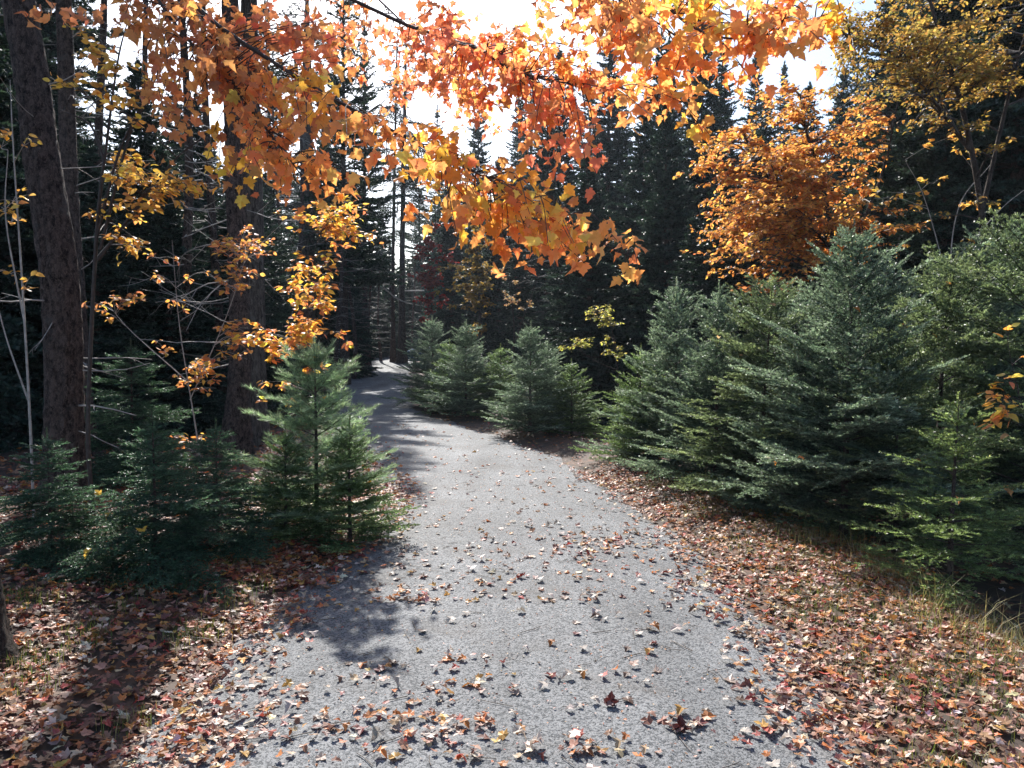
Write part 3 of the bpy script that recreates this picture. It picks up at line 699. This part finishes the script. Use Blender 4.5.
# clusters: limb, photo x, y, half sizes, count, colours, depth offset
BL = [(0, 440, 165, 45, 28, 70, YEL + ORG, 0), (0, 480, 190, 45, 30, 95, YEL + ORG, 0), (0, 505, 215, 45, 26, 95, ORG + YEL, 0), (0, 545, 235, 45, 22, 85, ORG + YEL, 0), (0, 590, 250, 38, 14, 46, ORG, 0),
      (0, 628, 262, 16, 10, 14, ORG, 0), (0, 510, 262, 34, 12, 26, ORG, 0), (0, 400, 150, 34, 30, 36, BRN + ORG, 0), (0, 435, 215, 18, 18, 18, ORG, 0), (0, 545, 205, 28, 14, 36, YEL + BRN, 0),
      (0, 340, 120, 40, 34, 60, ORG + BRN, 0), (0, 300, 95, 44, 34, 75, ORG + YEL, 0), (0, 465, 240, 22, 14, 14, ORG, 0),
      (1, 520, 110, 45, 32, 90, ORG + RED, 0), (1, 560, 140, 42, 36, 95, RED, -.1), (1, 590, 165, 26, 20, 32, RED, -.1), (1, 600, 100, 55, 26, 90, ORG + RED, 0), (1, 660, 105, 40, 18, 58, ORG, 0), (1, 705, 128, 16, 22, 22, YEL + ORG, 0),
      (1, 430, 50, 50, 36, 75, RED, 0), (1, 480, 75, 40, 40, 70, RED, .2), (1, 560, 60, 55, 36, 100, ORG + BRN, 0),
      (2, 610, 30, 50, 34, 110, BRN + ORG, 0), (2, 650, 55, 45, 32, 95, ORG, 0), (2, 690, 80, 36, 18, 45, ORG, 0), (2, 560, 15, 50, 24, 70, ORG + BRN, 0),
      (3, 690, 15, 45, 26, 75, YEL + ORG, 0), (3, 740, 40, 40, 20, 60, ORG, 0), (3, 790, 25, 36, 24, 56, ORG, 0), (3, 830, 12, 22, 12, 22, YEL, 0), (3, 720, 8, 50, 18, 40, YEL, 0), (3, 790, 52, 20, 12, 18, ORG, 0),
      (4, 200, 45, 52, 44, 150, BRN, 0), (4, 240, 95, 46, 44, 150, BRN + ORG, 0), (4, 265, 140, 40, 34, 95, BRN + ORG, 0), (4, 290, 175, 36, 26, 70, ORG, 0), (4, 335, 185, 26, 20, 34, ORG, 0), (4, 160, 90, 26, 34, 34, BRN, .2),
      (4, 280, 40, 60, 38, 120, BRN + RED, .2), (4, 225, 180, 30, 16, 30, BRN + YEL, 0), (4, 330, 50, 40, 32, 66, RED + ORG, .2), (4, 110, 30, 40, 26, 34, BRN, .1), (1, 455, 110, 40, 26, 46, RED + ORG, .2), (1, 500, 70, 40, 30, 44, RED + ORG, .3), (1, 410, 60, 40, 34, 40, RED, .3), (3, 815, 40, 26, 16, 22, ORG, 0), (2, 735, 85, 22, 14, 18, ORG, 0), (4, 170, 20, 60, 26, 70, BRN, .3), (4, 60, 40, 40, 30, 16, BRN, .3), (4, 170, 140, 40, 30, 40, BRN, .3), (5, 440, 110, 50, 36, 60, RED + ORG, .3), (5, 320, 80, 50, 40, 50, RED + BRN, .4),
      (5, 400, 70, 46, 50, 75, RED + BRN, 0), (5, 460, 40, 60, 36, 90, RED, 0), (5, 500, 110, 40, 40, 70, RED + ORG, 0), (5, 350, 30, 50, 34, 66, RED + BRN, 0), (5, 520, 40, 50, 30, 66, RED + ORG, 0)]
for li, way in enumerate(LIMBS):
    P = [mpt(LZ[li])] + [W(*w) for w in way]
    S = spline(np.array(P), 90) - mb_
    wood, lv = MB(), MB()
    tube(wood, S, np.linspace(.017, .003, 90) * (1 - .25 * np.linspace(0, 1, 90)), 8, rough=.05)
    for (l, px, py, rx, ry, n, colr, dd) in BL:
        if l != li: continue
        k0 = int(np.argmin(np.linalg.norm(S + mb_ - W(px, py, way[len(way) // 2][2]), axis=1)))
        dep = (S[k0] + mb_)[1] + dd
        nt_ = max(3, int(n / 7)); left = int(n * 1.3)
        for q in range(nt_):
            a = rng.uniform(0, 6.283); rr_ = math.sqrt(rng.random())
            end = W(px + rx * rr_ * math.cos(a), py + ry * rr_ * math.sin(a), dep + rng.normal(0, .36)) - mb_
            dist = np.linalg.norm(S - end, axis=1) + .35 * np.abs(np.arange(90) - (k0 - 6)) / 20
            k = int(np.argmin(dist)); k = max(8, k - int(rng.integers(0, 5)))
            st = S[k]; mid = (st + end) / 2 + np.array([rng.normal(0, .04), rng.normal(0, .05), .06 + rng.normal(0, .03)])
            tw = spline([st, mid, end], 9); tube(wood, tw, np.linspace(.0042, .0014, 9), 4)
            c_ = int(round(left / nt_)); t = np.clip(1 - np.abs(rng.normal(0, .28, c_)), .25, 1)
            bp = np.stack([np.interp(t, np.linspace(0, 1, 9), tw[:, i]) for i in range(3)], -1) + rng.normal(0, .035, (c_, 3))
            tip, nor = hang(c_); sz = rng.uniform(.038, .080, c_)
            place_leaves(lv, MAPLE, bp, tip, nor, sz, pal(colr, c_, .15), .26, .55, stalk=.35)
            tn = nrm(tip)
            for z_ in range(c_): tube(wood, np.stack([bp[z_], bp[z_] + tn[z_] * sz[z_] * .3]), [.0009, .0009], 3)
    wo = wood.build('bough', [M_TWIG], maple); lv.build('foliage', [M_LEAF], wo)
# the rest of its crown, above and behind the photograph
lv = MB(); n = 900
pp = np.stack([rng.normal(-1.6, 1.3, n), rng.normal(3.6, 1.1, n), rng.uniform(5.6, 9.2, n)], -1) - mb_
tip, nor = hang(n); place_leaves(lv, MAPLE, pp, tip, nor, rng.uniform(.07, .11, n), pal(ORG + RED, n), .2, .3)
lv.build('crown', [M_LEAF], maple)

# ------------------------------------------------------------------ small broadleaved trees
def spray_tree(name, base, stems, sprays, colr, size, label, cat, mat=M_TWIG, rad=.02, group=None, tpl=OVAL, flatness=.5, per=9, droop=.6, twig_mat=None):
    """stems: polylines (world). sprays: (start point on a stem, end point, leaves) -> boughs carrying leaves in flat layers"""
    base = np.array(base); e = empty(name, tuple(base), label, cat, group)
    st, lv = MB(), MB(); cr = st
    pts_all = []
    for k, P in enumerate(stems):
        S = spline(np.array(P), 40) - base; pts_all.append(S); tube(st, S, np.linspace(rad * (1 if k == 0 else .6), rad * .2, 40), 8, rough=.05)
    A = np.concatenate(pts_all)
    for end, n in sprays:
        end = np.array(end) - base; d = np.linalg.norm(A - end, axis=1) + .6 * np.maximum(0, A[:, 2] - end[2] + .05)
        s0 = A[int(np.argmin(d))]; L = np.linalg.norm(end - s0)
        mid = (s0 + end) / 2 + np.array([0, 0, .10 * L]) + rng.normal(0, .03, 3); B = spline([s0, mid, end], 12)
        tube(cr, B, np.linspace(rad * .28, .0016, 12), 5, 1)
        nt_ = max(2, n // per)
        for q in range(nt_):
            t = rng.uniform(.25, 1); p = np.array([np.interp(t, np.linspace(0, 1, 12), B[:, i]) for i in range(3)])
            d = nrm(nrm(end - s0) + rng.normal(0, .8, 3) * [1, 1, .35]); l = rng.uniform(.15, .4) * (1.2 - .4 * t) * max(.5, min(1.4, L))
            tw = np.stack([p, p + d * l * .5 + [0, 0, .02], p + d * l]); tube(cr, spline(tw, 5), np.linspace(.0022, .001, 5), 3, 1)
            m_ = per; u = rng.uniform(.15, 1, m_)
            bp = p + d * (l * u)[:, None] + rng.normal(0, .015, (m_, 3))
            sd = nrm(np.cross(d, [0, 0, 1.0])); tip = d * .6 + sd * rng.choice([-1, 1], m_)[:, None] * .8 + rng.normal(0, .3, (m_, 3)); tip[:, 2] -= droop * rng.random(m_)
            nor = np.array([0, 0, 1.0]) + rng.normal(0, flatness, (m_, 3))
            place_leaves(lv, tpl, bp, tip, nor, rng.uniform(.7, 1.15, m_) * size, pal(colr, m_, .16), .25, .4)
    st.build('trunk', [mat, twig_mat or M_TWIG], e); lv.build('foliage', [M_LEAF], e)
    return e
def rnd_sprays(px, py, rx, ry, D, dD, k, n):
    out = []
    for q in range(k):
        a = rng.uniform(0, 6.28); r_ = min(1.7, abs(rng.normal(0, .78)))
        out.append((W(px + rx * r_ * math.cos(a), py + ry * r_ * math.sin(a), D + rng.normal(0, dD)), n))
    return out
BRZ = [(.60, .29, .08), (.66, .36, .10), (.54, .23, .07), (.70, .44, .12), (.44, .20, .08)]
GOLD = [(.36, .24, .06), (.46, .31, .08), (.30, .17, .05), (.26, .21, .06)]
YTAN = [(.62, .40, .12), (.66, .36, .08), (.55, .30, .10), (.70, .48, .10)]
# bronze beech behind the spruces
D = 11.5; b = np.array([WX(838, D), D, 0]); b[2] = float(H(b[0], D))
spray_tree('beech_tree', b, [[b, W(838, 300, D), W(826, 200, D), W(806, 130, D), W(800, 95, D)], [W(834, 280, D), W(880, 180, D), W(900, 90, D)], [W(832, 250, D), W(770, 180, D), W(740, 130, D)]],
           rnd_sprays(790, 165, 62, 40, D, .8, 70, 90) + rnd_sprays(770, 225, 70, 40, D, .8, 80, 90) + rnd_sprays(850, 225, 50, 50, D, .8, 44, 80) + rnd_sprays(735, 225, 36, 28, D, .6, 34, 80) + rnd_sprays(800, 105, 52, 26, D, .7, 20, 55) + rnd_sprays(850, 130, 40, 30, D, .7, 12, 50) + rnd_sprays(730, 170, 30, 30, D, .6, 10, 50),
           BRZ, .075, 'bronze orange beech with layered sprays of small leaves, behind the tallest spruces', 'beech tree', M_MAPLE, .05)
D = 8.6; b = np.array([WX(985, D), D, 0]); b[2] = float(H(b[0], D))
spray_tree('birch_tree', b, [[b, W(985, 260, D), W(965, 120, D), W(930, 0, D), W(920, -90, D)], [W(970, 150, D), W(900, 60, D), W(850, 40, D)], [W(980, 220, D), W(1010, 90, D), W(1040, -20, D)]],
           rnd_sprays(930, 40, 85, 46, D, .8, 80, 72) + rnd_sprays(900, 80, 50, 28, D, .6, 28, 63) + rnd_sprays(985, 75, 50, 45, D, .6, 44, 63) + rnd_sprays(850, 25, 36, 26, D, .5, 12, 40) + rnd_sprays(920, 120, 50, 18, D, .5, 10, 30) + rnd_sprays(960, 180, 40, 40, D, .5, 5, 20),
           GOLD, .05, 'golden olive leaved birch at the top right, hanging before dark conifers', 'birch tree', M_MAPLE, .045)
D = 9.0; b = np.array([WX(960, D), D, 0]); b[2] = float(H(b[0], D))
spray_tree('bare_sapling', b, [[b, W(950, 300, D), W(958, 210, D), W(990, 165, D)], [W(950, 290, D), W(925, 200, D), W(905, 160, D)], [W(955, 260, D), W(1000, 210, D), W(1024, 190, D)]],
           rnd_sprays(930, 200, 40, 40, D, .3, 7, 12), YTAN, .07, 'thin pale bare sapling with a few tan leaves above the right hand spruces', 'sapling', M_DEAD, .012, twig_mat=M_DEAD)
# yellow green sapling in the dark gap
D = 12.5; b = np.array([WX(618, D), D, 0]); b[2] = float(H(b[0], D))
spray_tree('leafy_sapling', b, [[b, W(618, 380, D), W(612, 330, D), W(598, 302, D)], [W(616, 370, D), W(590, 358, D), W(568, 340, D)]],
           rnd_sprays(605, 318, 14, 16, D, .2, 9, 40) + rnd_sprays(610, 345, 12, 14, D, .2, 6, 30) + rnd_sprays(580, 345, 14, 8, D, .2, 5, 30),
           [(.36, .36, .10), (.30, .33, .08), (.42, .36, .12)], .055, 'yellow green leafed sapling alone in the dark gap between the spruce clumps', 'sapling', M_TWIG, .012)
# yellow leaved sapling growing through the pine sapling
D = 7.1; b = np.array([WX(313, D), D, 0]); b[2] = float(H(b[0], D))
spray_tree('leafy_sapling', b, [[b, W(316, 450, D), W(313, 380, D), W(308, 320, D), W(312, 270, D), W(318, 235, D)]],
           rnd_sprays(300, 335, 44, 34, D, .3, 20, 24) + rnd_sprays(318, 295, 26, 28, D, .3, 14, 18) + rnd_sprays(308, 258, 22, 16, D, .3, 7, 16) + rnd_sprays(338, 215, 26, 20, 7.6, .3, 15, 24) + rnd_sprays(366, 236, 16, 14, 7.6, .3, 6, 20) + rnd_sprays(275, 350, 24, 44, D, .3, 8, 14) + rnd_sprays(265, 400, 14, 16, D, .2, 2, 8),  # the two farther sprays are added to shadow the road
           YEL + YTAN + BRN + [(.66, .56, .09)], .072, 'sapling with bright yellow leaves rising out of the soft pine sapling', 'sapling', M_TWIG, .009, per=6)
# slim multi stemmed saplings by the big trunk
D = 5.9; b = np.array([WX(88, D), D, 0]); b[2] = float(H(b[0], D))
spray_tree('slender_sapling', b, [[b, W(88, 420, D), W(97, 230, D), W(107, 140, D), W(118, 60, D), W(128, 20, D)], [W(96, 240, D), W(120, 150, D), W(155, 80, D), W(170, 40, D)], [W(100, 250, D), W(128, 140, D), W(150, 90, D), W(160, 10, D)],
                                  [W(98, 260, D), W(170, 165, D), W(215, 130, D)], [W(104, 160, D), W(90, 125, D), W(60, 110, D)]],
           rnd_sprays(130, 175, 40, 26, D, .4, 16, 14) + rnd_sprays(170, 190, 44, 18, D, .4, 14, 16) + rnd_sprays(85, 60, 26, 40, D, .3, 10, 8) + rnd_sprays(130, 90, 26, 26, D, .3, 7, 8) + rnd_sprays(140, 240, 50, 22, D, .4, 9, 16),
           YTAN, .065, 'dark slender sapling forking into several stems against the sky, right of the trunks', 'sapling', M_TWIG, .02, per=7)
D = 7.6; b = np.array([WX(200, D), D, 0]); b[2] = float(H(b[0], D))
spray_tree('slender_sapling', b, [[b, W(196, 430, D), W(180, 330, D), W(172, 240, D)], [W(190, 400, D), W(225, 320, D), W(245, 260, D)], [W(186, 380, D), W(130, 330, D), W(105, 300, D)]],
           rnd_sprays(205, 375, 34, 28, D, .3, 14, 14) + rnd_sprays(235, 240, 30, 40, D, .3, 16, 16) + rnd_sprays(140, 300, 30, 26, D, .3, 9, 12) + rnd_sprays(240, 340, 24, 24, D, .3, 9, 14) + rnd_sprays(180, 440, 20, 14, D, .2, 4, 8) + rnd_sprays(220, 285, 40, 30, D, .3, 9, 12),
           YTAN + BRN, .07, 'thin sapling with scattered tan leaves in front of the dark shaded trunk', 'sapling', M_DEAD, .011, per=6, twig_mat=M_DEAD)
D = 5.6; b = np.array([WX(28, D), D, 0]); b[2] = float(H(b[0], D))
e = spray_tree('slender_sapling', b, [[b, W(30, 420, D), W(22, 280, D), W(14, 160, D), W(10, 80, D)], [W(24, 320, D), W(6, 220, D), W(8, 150, D)], [W(28, 400, D), W(4, 330, D), W(-14, 250, D)]],
               rnd_sprays(12, 210, 14, 20, D, .2, 4, 6) + rnd_sprays(14, 140, 10, 14, D, .2, 3, 4) + rnd_sprays(12, 275, 10, 10, D, .2, 2, 4),
               YTAN, .06, 'pale bare twiggy sapling left of the thick leaning trunk, few tan leaves', 'sapling', M_DEAD, .012, per=4, twig_mat=M_DEAD)
D = 4.7; b = np.array([WX(1040, D), D, 0]); b[2] = float(H(b[0], D))
spray_tree('leafy_sapling', b, [[b, W(1040, 500, D), W(1030, 430, D), W(1020, 400, D)]],
           rnd_sprays(1000, 405, 26, 22, D, .15, 7, 8) + rnd_sprays(1010, 330, 10, 14, D, .1, 1, 4), ORG + YEL, .075, 'small sapling with a few orange leaves at the right edge, beside the fresh green spruce', 'sapling', M_TWIG, .008, per=4)
# dark red and olive crowns beyond the bend
D = 30; b = np.array([WX(432, D), D, 0]); b[2] = float(H(b[0], D))
spray_tree('red_maple', b, [[b, W(432, 320, D), W(430, 280, D), W(428, 235, D)]],
           rnd_sprays(432, 285, 15, 28, D, .6, 30, 60) + rnd_sprays(424, 250, 14, 18, D, .5, 12, 50), [(.22, .03, .035), (.16, .03, .03), (.30, .05, .04)], .16, 'small dark red maple beyond the bend, left of the olive crown', 'maple tree', M_TWIG, .06)
D = 27; b = np.array([WX(480, D), D, 0]); b[2] = float(H(b[0], D))
spray_tree('beech_tree', b, [[b, W(480, 320, D), W(478, 270, D), W(476, 235, D)]],
           rnd_sprays(478, 290, 22, 40, D, .8, 46, 70) + rnd_sprays(476, 248, 15, 20, D, .6, 14, 60), [(.26, .19, .05), (.32, .22, .05), (.20, .14, .045)], .13, 'dense olive brown crown beyond the bend, beside the dark red maple', 'beech tree', M_TWIG, .07)
D = 19; b = np.array([WX(512, D), D, 0]); b[2] = float(H(b[0], D))
spray_tree('slender_sapling', b, [[b, W(514, 330, D), W(510, 290, D), W(506, 260, D)], [W(512, 350, D), W(530, 300, D), W(540, 270, D)]],
           rnd_sprays(512, 300, 20, 26, D, .4, 12, 18), [(.34, .22, .12), (.40, .28, .15)], .07, 'sparse tan leaved sapling behind the clump of spruces at the bend', 'sapling', M_TWIG, .02)

# ------------------------------------------------------------------ the forest behind
def far(nm, ms, px, D, s, lab, grp, rz=None, sz=None):
    x = WX(px, D); s2 = s if sz is None else sz
    return tree_thing(nm, ms, (x, D, float(H(x, D)) - .1), lab, 'conifer', grp, float(rng.uniform(0, 6.28)) if rz is None else rz, (s, s, s2))
GL, GC, GR = 'dark conifers of the left hand woods', 'tall conifers beyond the bend', 'dark conifers behind the right hand spruces'
LL = 'dark conifer in the shaded woods behind the left hand trunks'
LC = 'tall conifer in the woods beyond the bend of the road'
LR = 'dark tall conifer in the woods behind the row of young spruces on the right'
for ms, px, D, s, sz in [(FAR_B, 170, 11.8, .6, .44), (FAR_B, 240, 14, .7, .5), (FAR_B, 262, 17, .7, .5), (FAR_B, 75, 12.5, .7, .55), (FAR_B, 30, 17, .9, .8), (FAR_B, 345, 27, .6, .6), (FAR_B, 180, 20, .9, .8), (FAR_B, -60, 10, .9, 1.0), (FAR_B, 150, 13.5, .8, .62), (FAR_A, 40, 15, 1, 1.05), (FAR_B, 205, 16.5, .75, .66), (FAR_A, -90, 18, 1, 1.1), (FAR_B, 255, 19.5, .7, .72), (FAR_A, 120, 22, .8, .5),
                         (FAR_C, 345, 24, .8, .85), (FAR_A, 215, 27, .9, .62), (FAR_A, 20, 24, 1.1, 1.1), (FAR_B, 330, 31, .8, 1.05), (FAR_C, 275, 33, 1, 1.0), (FAR_A, 150, 36, 1.1, .7), (FAR_C, 60, 38, 1.1, 1.2), (FAR_B, 100, 10.8, .55, .42), (FAR_B, 10, 11.5, .6, .55)]:
    far('spruce_tree' if ms is not FAR_C else 'pine_tree', ms, px, D, s, LL, GL, sz=sz)
for ms, px, D, s, sz in [(FAR_B, 600, 23, .7, .66), (FAR_B, 560, 21.5, .6, .5), (FAR_B, 520, 24, .6, .5), (FAR_B, 476, 33, .8, .6), (FAR_B, 340, 36, .8, .6), (FAR_B, 372, 47, .8, .6), (FAR_B, 410, 46, .8, .5), (FAR_C, 366, 33, .7, .95), (FAR_A, 452, 36, .8, .72), (FAR_A, 478, 42, .9, 1.15), (FAR_A, 520, 47, 1, 1.25), (FAR_C, 440, 56, 1, 1.15), (FAR_B, 498, 30, .85, .86), (FAR_A, 548, 27, .85, .74), (FAR_C, 590, 33, .9, .85), (FAR_A, 340, 46, 1, 1), (FAR_C, 420, 52, .9, .8), (FAR_A, 380, 60, 1, .75), (FAR_A, 480, 50, 1, .9), (FAR_C, 540, 44, 1, .9),
                         (FAR_B, 350, 40, .7, .8), (FAR_B, 445, 44, .8, .75)]:
    far('spruce_tree' if ms is not FAR_C else 'pine_tree', ms, px, D, s, LC, GC, sz=sz)
for ms, px, D, s, sz in [(FAR_B, 588, 17.5, .72, .62), (FAR_A, 560, 31, 1, .98), (FAR_A, 752, 34, 1, .98), (FAR_A, 780, 40, 1, 1.1), (FAR_B, 838, 26, .9, 1.0), (FAR_A, 690, 44, 1, 1.3), (FAR_A, 605, 29, 1, 1.0), (FAR_A, 668, 32, 1, 1.0), (FAR_A, 715, 27, .95, .86), (FAR_A, 800, 24, .9, .68), (FAR_A, 880, 19, .9, .82), (FAR_A, 925, 17, .9, .95), (FAR_C, 1040, 16, 1, .9), (FAR_C, 530, 40, 1, 1.0), (FAR_B, 665, 17, .7, .72), (FAR_B, 720, 13.4, .6, .5), (FAR_B, 785, 13.5, .6, .42), (FAR_A, 985, 14.5, .9, .95), (FAR_B, 940, 11.2, .6, .6), (FAR_B, 640, 20, .85, .8), (FAR_A, 700, 22, .85, .8), (FAR_A, 655, 27, .95, .9), (FAR_B, 745, 17, .8, .55), (FAR_A, 930, 12.5, .8, .85), (FAR_A, 1010, 11, .8, .9), (FAR_B, 870, 15, .8, .62), (FAR_B, 805, 16.5, .8, .5), (FAR_A, 1090, 14, 1, 1.1),
                         (FAR_A, 970, 18, 1, 1.2), (FAR_B, 690, 14, .55, .42), (FAR_B, 880, 11, .5, .36), (FAR_A, 760, 28, .95, .75), (FAR_C, 850, 30, 1, .85), (FAR_A, 620, 38, 1, 1), (FAR_A, 900, 24, 1, 1.1), (FAR_C, 720, 40, 1, .9), (FAR_B, 960, 9.6, .45, .32), (FAR_B, 1050, 9, .5, .4)]:
    far('spruce_tree' if ms is not FAR_C else 'pine_tree', ms, px, D, s, LR, GR, sz=sz)

# the far woods that close the view all round, one mass
fw = MB(); P0, D_, L_, U_, = [], [], [], []
def far_tree(x, y, h, r):
    z0 = float(H(x, y)); tube(fw, [(x, y, z0 - .2), (x + rng.normal(0, .1), y, z0 + h * .5), (x, y, z0 + h)], [.16, .1, .02], 6, 1)
    k = int(h * 30); z = rng.random(k) ** 1.25 * h * .98; a = rng.uniform(0, 6.283, k); L = np.maximum(.3, r * (1 - z / h) ** .8 * rng.uniform(.5, 1.1, k))
    hd = np.stack([np.cos(a), np.sin(a), rng.normal(-.15, .15, k)], -1)
    P0.append(np.stack([np.full(k, x), np.full(k, y), z0 + z], -1)); D_.append(nrm(hd)); L_.append(L); U_.append(np.tile([0, 0, 1.0], (k, 1)))
for q in range(330):
    yq = rng.uniform(44, 92); xq = rng.uniform(-.85, .85) * yq
    if abs(xq - cx(yq)) < 2.0 and yq < 50: continue
    u = 512 + xq / yq * F_PX
    hq = rng.uniform(.7, 1.1) * (13 if (u < 330 or u > 560) else 10)
    far_tree(xq, yq, hq, rng.uniform(1.6, 2.6))
P0, D_, L_, U_ = (np.concatenate(q) for q in (P0, D_, L_, U_))
needles(fw, P0, D_, L_, U_, 16, .42, .17, pal([GD, GDT, (.05, .07, .05), (.07, .06, .04)], len(P0), .2, [4, 3, 2, .5]), 0, flat=.5)
tag(fw.build('far_woods', [M_NEEDLE_FAR, M_SPRUCE]), 'far dark woods closing the view beyond the bend and on both sides', 'woods', kind='stuff')

# two tall pines at the end of the visible road
for px, dx, lab, r_ in ((393, 0, 'left and thinner of the twin tall dark pine trunks at the end of the road', .08), (402, 0, 'right and thicker of the twin tall dark pine trunks at the end of the road', .13)):
    D = 36 if r_ > .1 else 37; b = W(px, 360, D); b[2] = float(H(b[0], D)) - .1
    big_tree('pine_tree', b, [b, W(px, 280, D), W(px + 1, 200, D), W(px + 3, 100, D), W(px + 4, 40, D)], [r_ * 1.25, r_, r_ * .9, r_ * .6, .03], M_SPRUCE, lab, 'pine tree', 14, (6.5, 16, 2.2, 40))
# a bleached fallen branch hung up between the trunks, and a fallen log
b = MB(); tube(b, spline([W(384, 288, 35), W(396, 298, 35), W(408, 303, 35), W(412, 304, 35)], 20), np.linspace(.035, .018, 20), 8, rough=.05); b.build('fallen_branch', [M_DEAD]); tag(bpy.data.objects['fallen_branch'], 'pale curved dead branch hung up across the twin pine trunks', 'branch')
b = MB(); tube(b, spline([W(405, 291, 37.5), W(424, 291, 38)], 10), .045, 8, rough=.05); tag(b.build('fallen_log', [M_DEAD]), 'pale straight log propped level between trunks beyond the bend', 'log')
# dull blue mound put in for an unidentified blue patch
b = MB(); D = 40; x = WX(423, D); gz = float(H(x, D))
n = 26; uu, vv = np.meshgrid(np.linspace(-1, 1, n), np.linspace(-1, 1, n)); zz = 1.0 * np.clip(1 - np.maximum(np.abs(uu), np.abs(vv)) ** 4, 0, 1) ** .5 * (.85 + .1 * np.sin(5 * uu) + .06 * np.sin(9 * vv + 3 * uu))
i = np.arange(n - 1)[:, None] * n + np.arange(n - 1)[None]
b.add(np.stack([x + uu * .9, D + vv * .8, gz + zz * .75 - .02], -1).reshape(-1, 3), np.stack([i, i + 1, i + n + 1, i + n], -1).reshape(-1, 4), smooth=True)
tag(b.build('blue_shape', [plain('muted blue', (.03, .07, .10), .95, 4)]), 'unidentified dull blue shape low among the trunks beyond the bend', 'heap')
# stems of the far wood
st_mesh = []
for q in range(3):
    b = MB(); z = np.linspace(0, 11, 30); P = np.stack([.12 * np.sin(z * .5 + q), .1 * np.cos(z * .4 + q), z], -1); tube(b, P, np.linspace(.085, .03, 30), 8, rough=.06)
    c_ = b
    for w in range(60):
        zz_ = rng.uniform(1.5, 10.5); a = rng.uniform(0, 6.28); twiggy(c_, (.1 * math.sin(zz_ * .5 + q), .08, zz_), (math.cos(a), math.sin(a), rng.uniform(-.4, .3)), rng.uniform(.4, 1.1), .01, 1, 1)
    st_mesh.append((b.mesh('trunk', [M_SPRUCE, M_DEAD]),))
for q, (px, D) in enumerate([(352, 26), (362, 29), (371, 34), (380, 38), (340, 22), (414, 42), (440, 40), (468, 34), (325, 28), (520, 24), (560, 22), (575, 30), (110, 12), (160, 14), (185, 11.5), (30, 13), (640, 24), (672, 19), (610, 26), (730, 21), (215, 13), (280, 24), (300, 21), (55, 17)]):
    x = WX(px, D); lab = 'thin bare pole of a tree standing in the dark woods left of the road' if px < 330 else ('thin bare pole of a tree standing beyond the bend' if px < 530 else 'thin bare pole of a tree in the dark woods behind the right hand spruces')
    tree_thing('bare_tree', st_mesh[q % 3], (x, D, float(H(x, D)) - .1), lab, 'tree', lab.replace('thin bare pole of a tree', 'thin bare poles'), float(rng.uniform(0, 6)), (1, 1, .9 if px < 330 else .5), parts=('trunk',))

# ------------------------------------------------------------------ thin autumn haze in the air
b = MB(); c8 = np.array([[x, y, z] for x in (-130, 130) for y in (-20, 130) for z in (-3, 26)], float)
b.add(c8, [[0, 1, 3, 2], [4, 6, 7, 5], [0, 4, 5, 1], [2, 3, 7, 6], [0, 2, 6, 4], [1, 5, 7, 3]])
hm, hnt, hout = new_mat('thin haze'); pv = hnt.nodes.new('ShaderNodeVolumePrincipled')
pv.inputs['Color'].default_value = (.78, .88, 1, 1); pv.inputs['Density'].default_value = .0005; pv.inputs['Anisotropy'].default_value = .35
hnt.links.new(pv.outputs[0], hout.inputs['Volume']); tag(b.build('haze', [hm]), kind='stuff')

# ------------------------------------------------------------------ light, sky, camera
w = bpy.data.worlds.new('World'); scn.world = w; w.use_nodes = True
nt = w.node_tree; bg = nt.nodes['Background']; sky = nt.nodes.new('ShaderNodeTexSky'); sky.sky_type = 'NISHITA'
sky.sun_disc = False; sky.sun_elevation = R(SUN_EL); sky.sun_rotation = R(SUN_AZ % 360); sky.air_density = 1.0; sky.dust_density = 1.4; sky.ozone_density = 2.5
nt.links.new(sky.outputs[0], bg.inputs['Color']); bg.inputs['Strength'].default_value = .12
sl = bpy.data.lights.new('sun', 'SUN'); sl.energy = 5.0; sl.angle = R(.55); sl.color = (1, .965, .91)
so = bpy.data.objects.new('sun', sl); COL.objects.link(so)
sd = Vector((math.sin(R(SUN_AZ)) * math.cos(R(SUN_EL)), math.cos(R(SUN_AZ)) * math.cos(R(SUN_EL)), math.sin(R(SUN_EL))))
so.rotation_euler = sd.to_track_quat('Z', 'Y').to_euler(); so.location = sd * 60
cam = bpy.data.cameras.new('camera'); cam.sensor_width = 36; cam.lens = 36 * F_PX / 1024; cam.clip_start = .05; cam.clip_end = 2000
co = bpy.data.objects.new('camera', cam); COL.objects.link(co); co.location = (0, 0, EYE); co.rotation_euler = (math.pi / 2 - PITCH, 0, 0); scn.camera = co
vs = scn.view_settings; vs.view_transform = 'Standard'; vs.look = 'None'; vs.gamma = 1; vs.use_curve_mapping = False; vs.exposure = 1.0
cy = scn.cycles; cy.max_bounces = 5; cy.diffuse_bounces = 3; cy.glossy_bounces = 2; cy.transmission_bounces = 4; cy.transparent_max_bounces = 4
cy.caustics_reflective = False; cy.caustics_refractive = False; cy.volume_bounces = 0; cy.sample_clamp_indirect = 4; cy.use_denoising = True
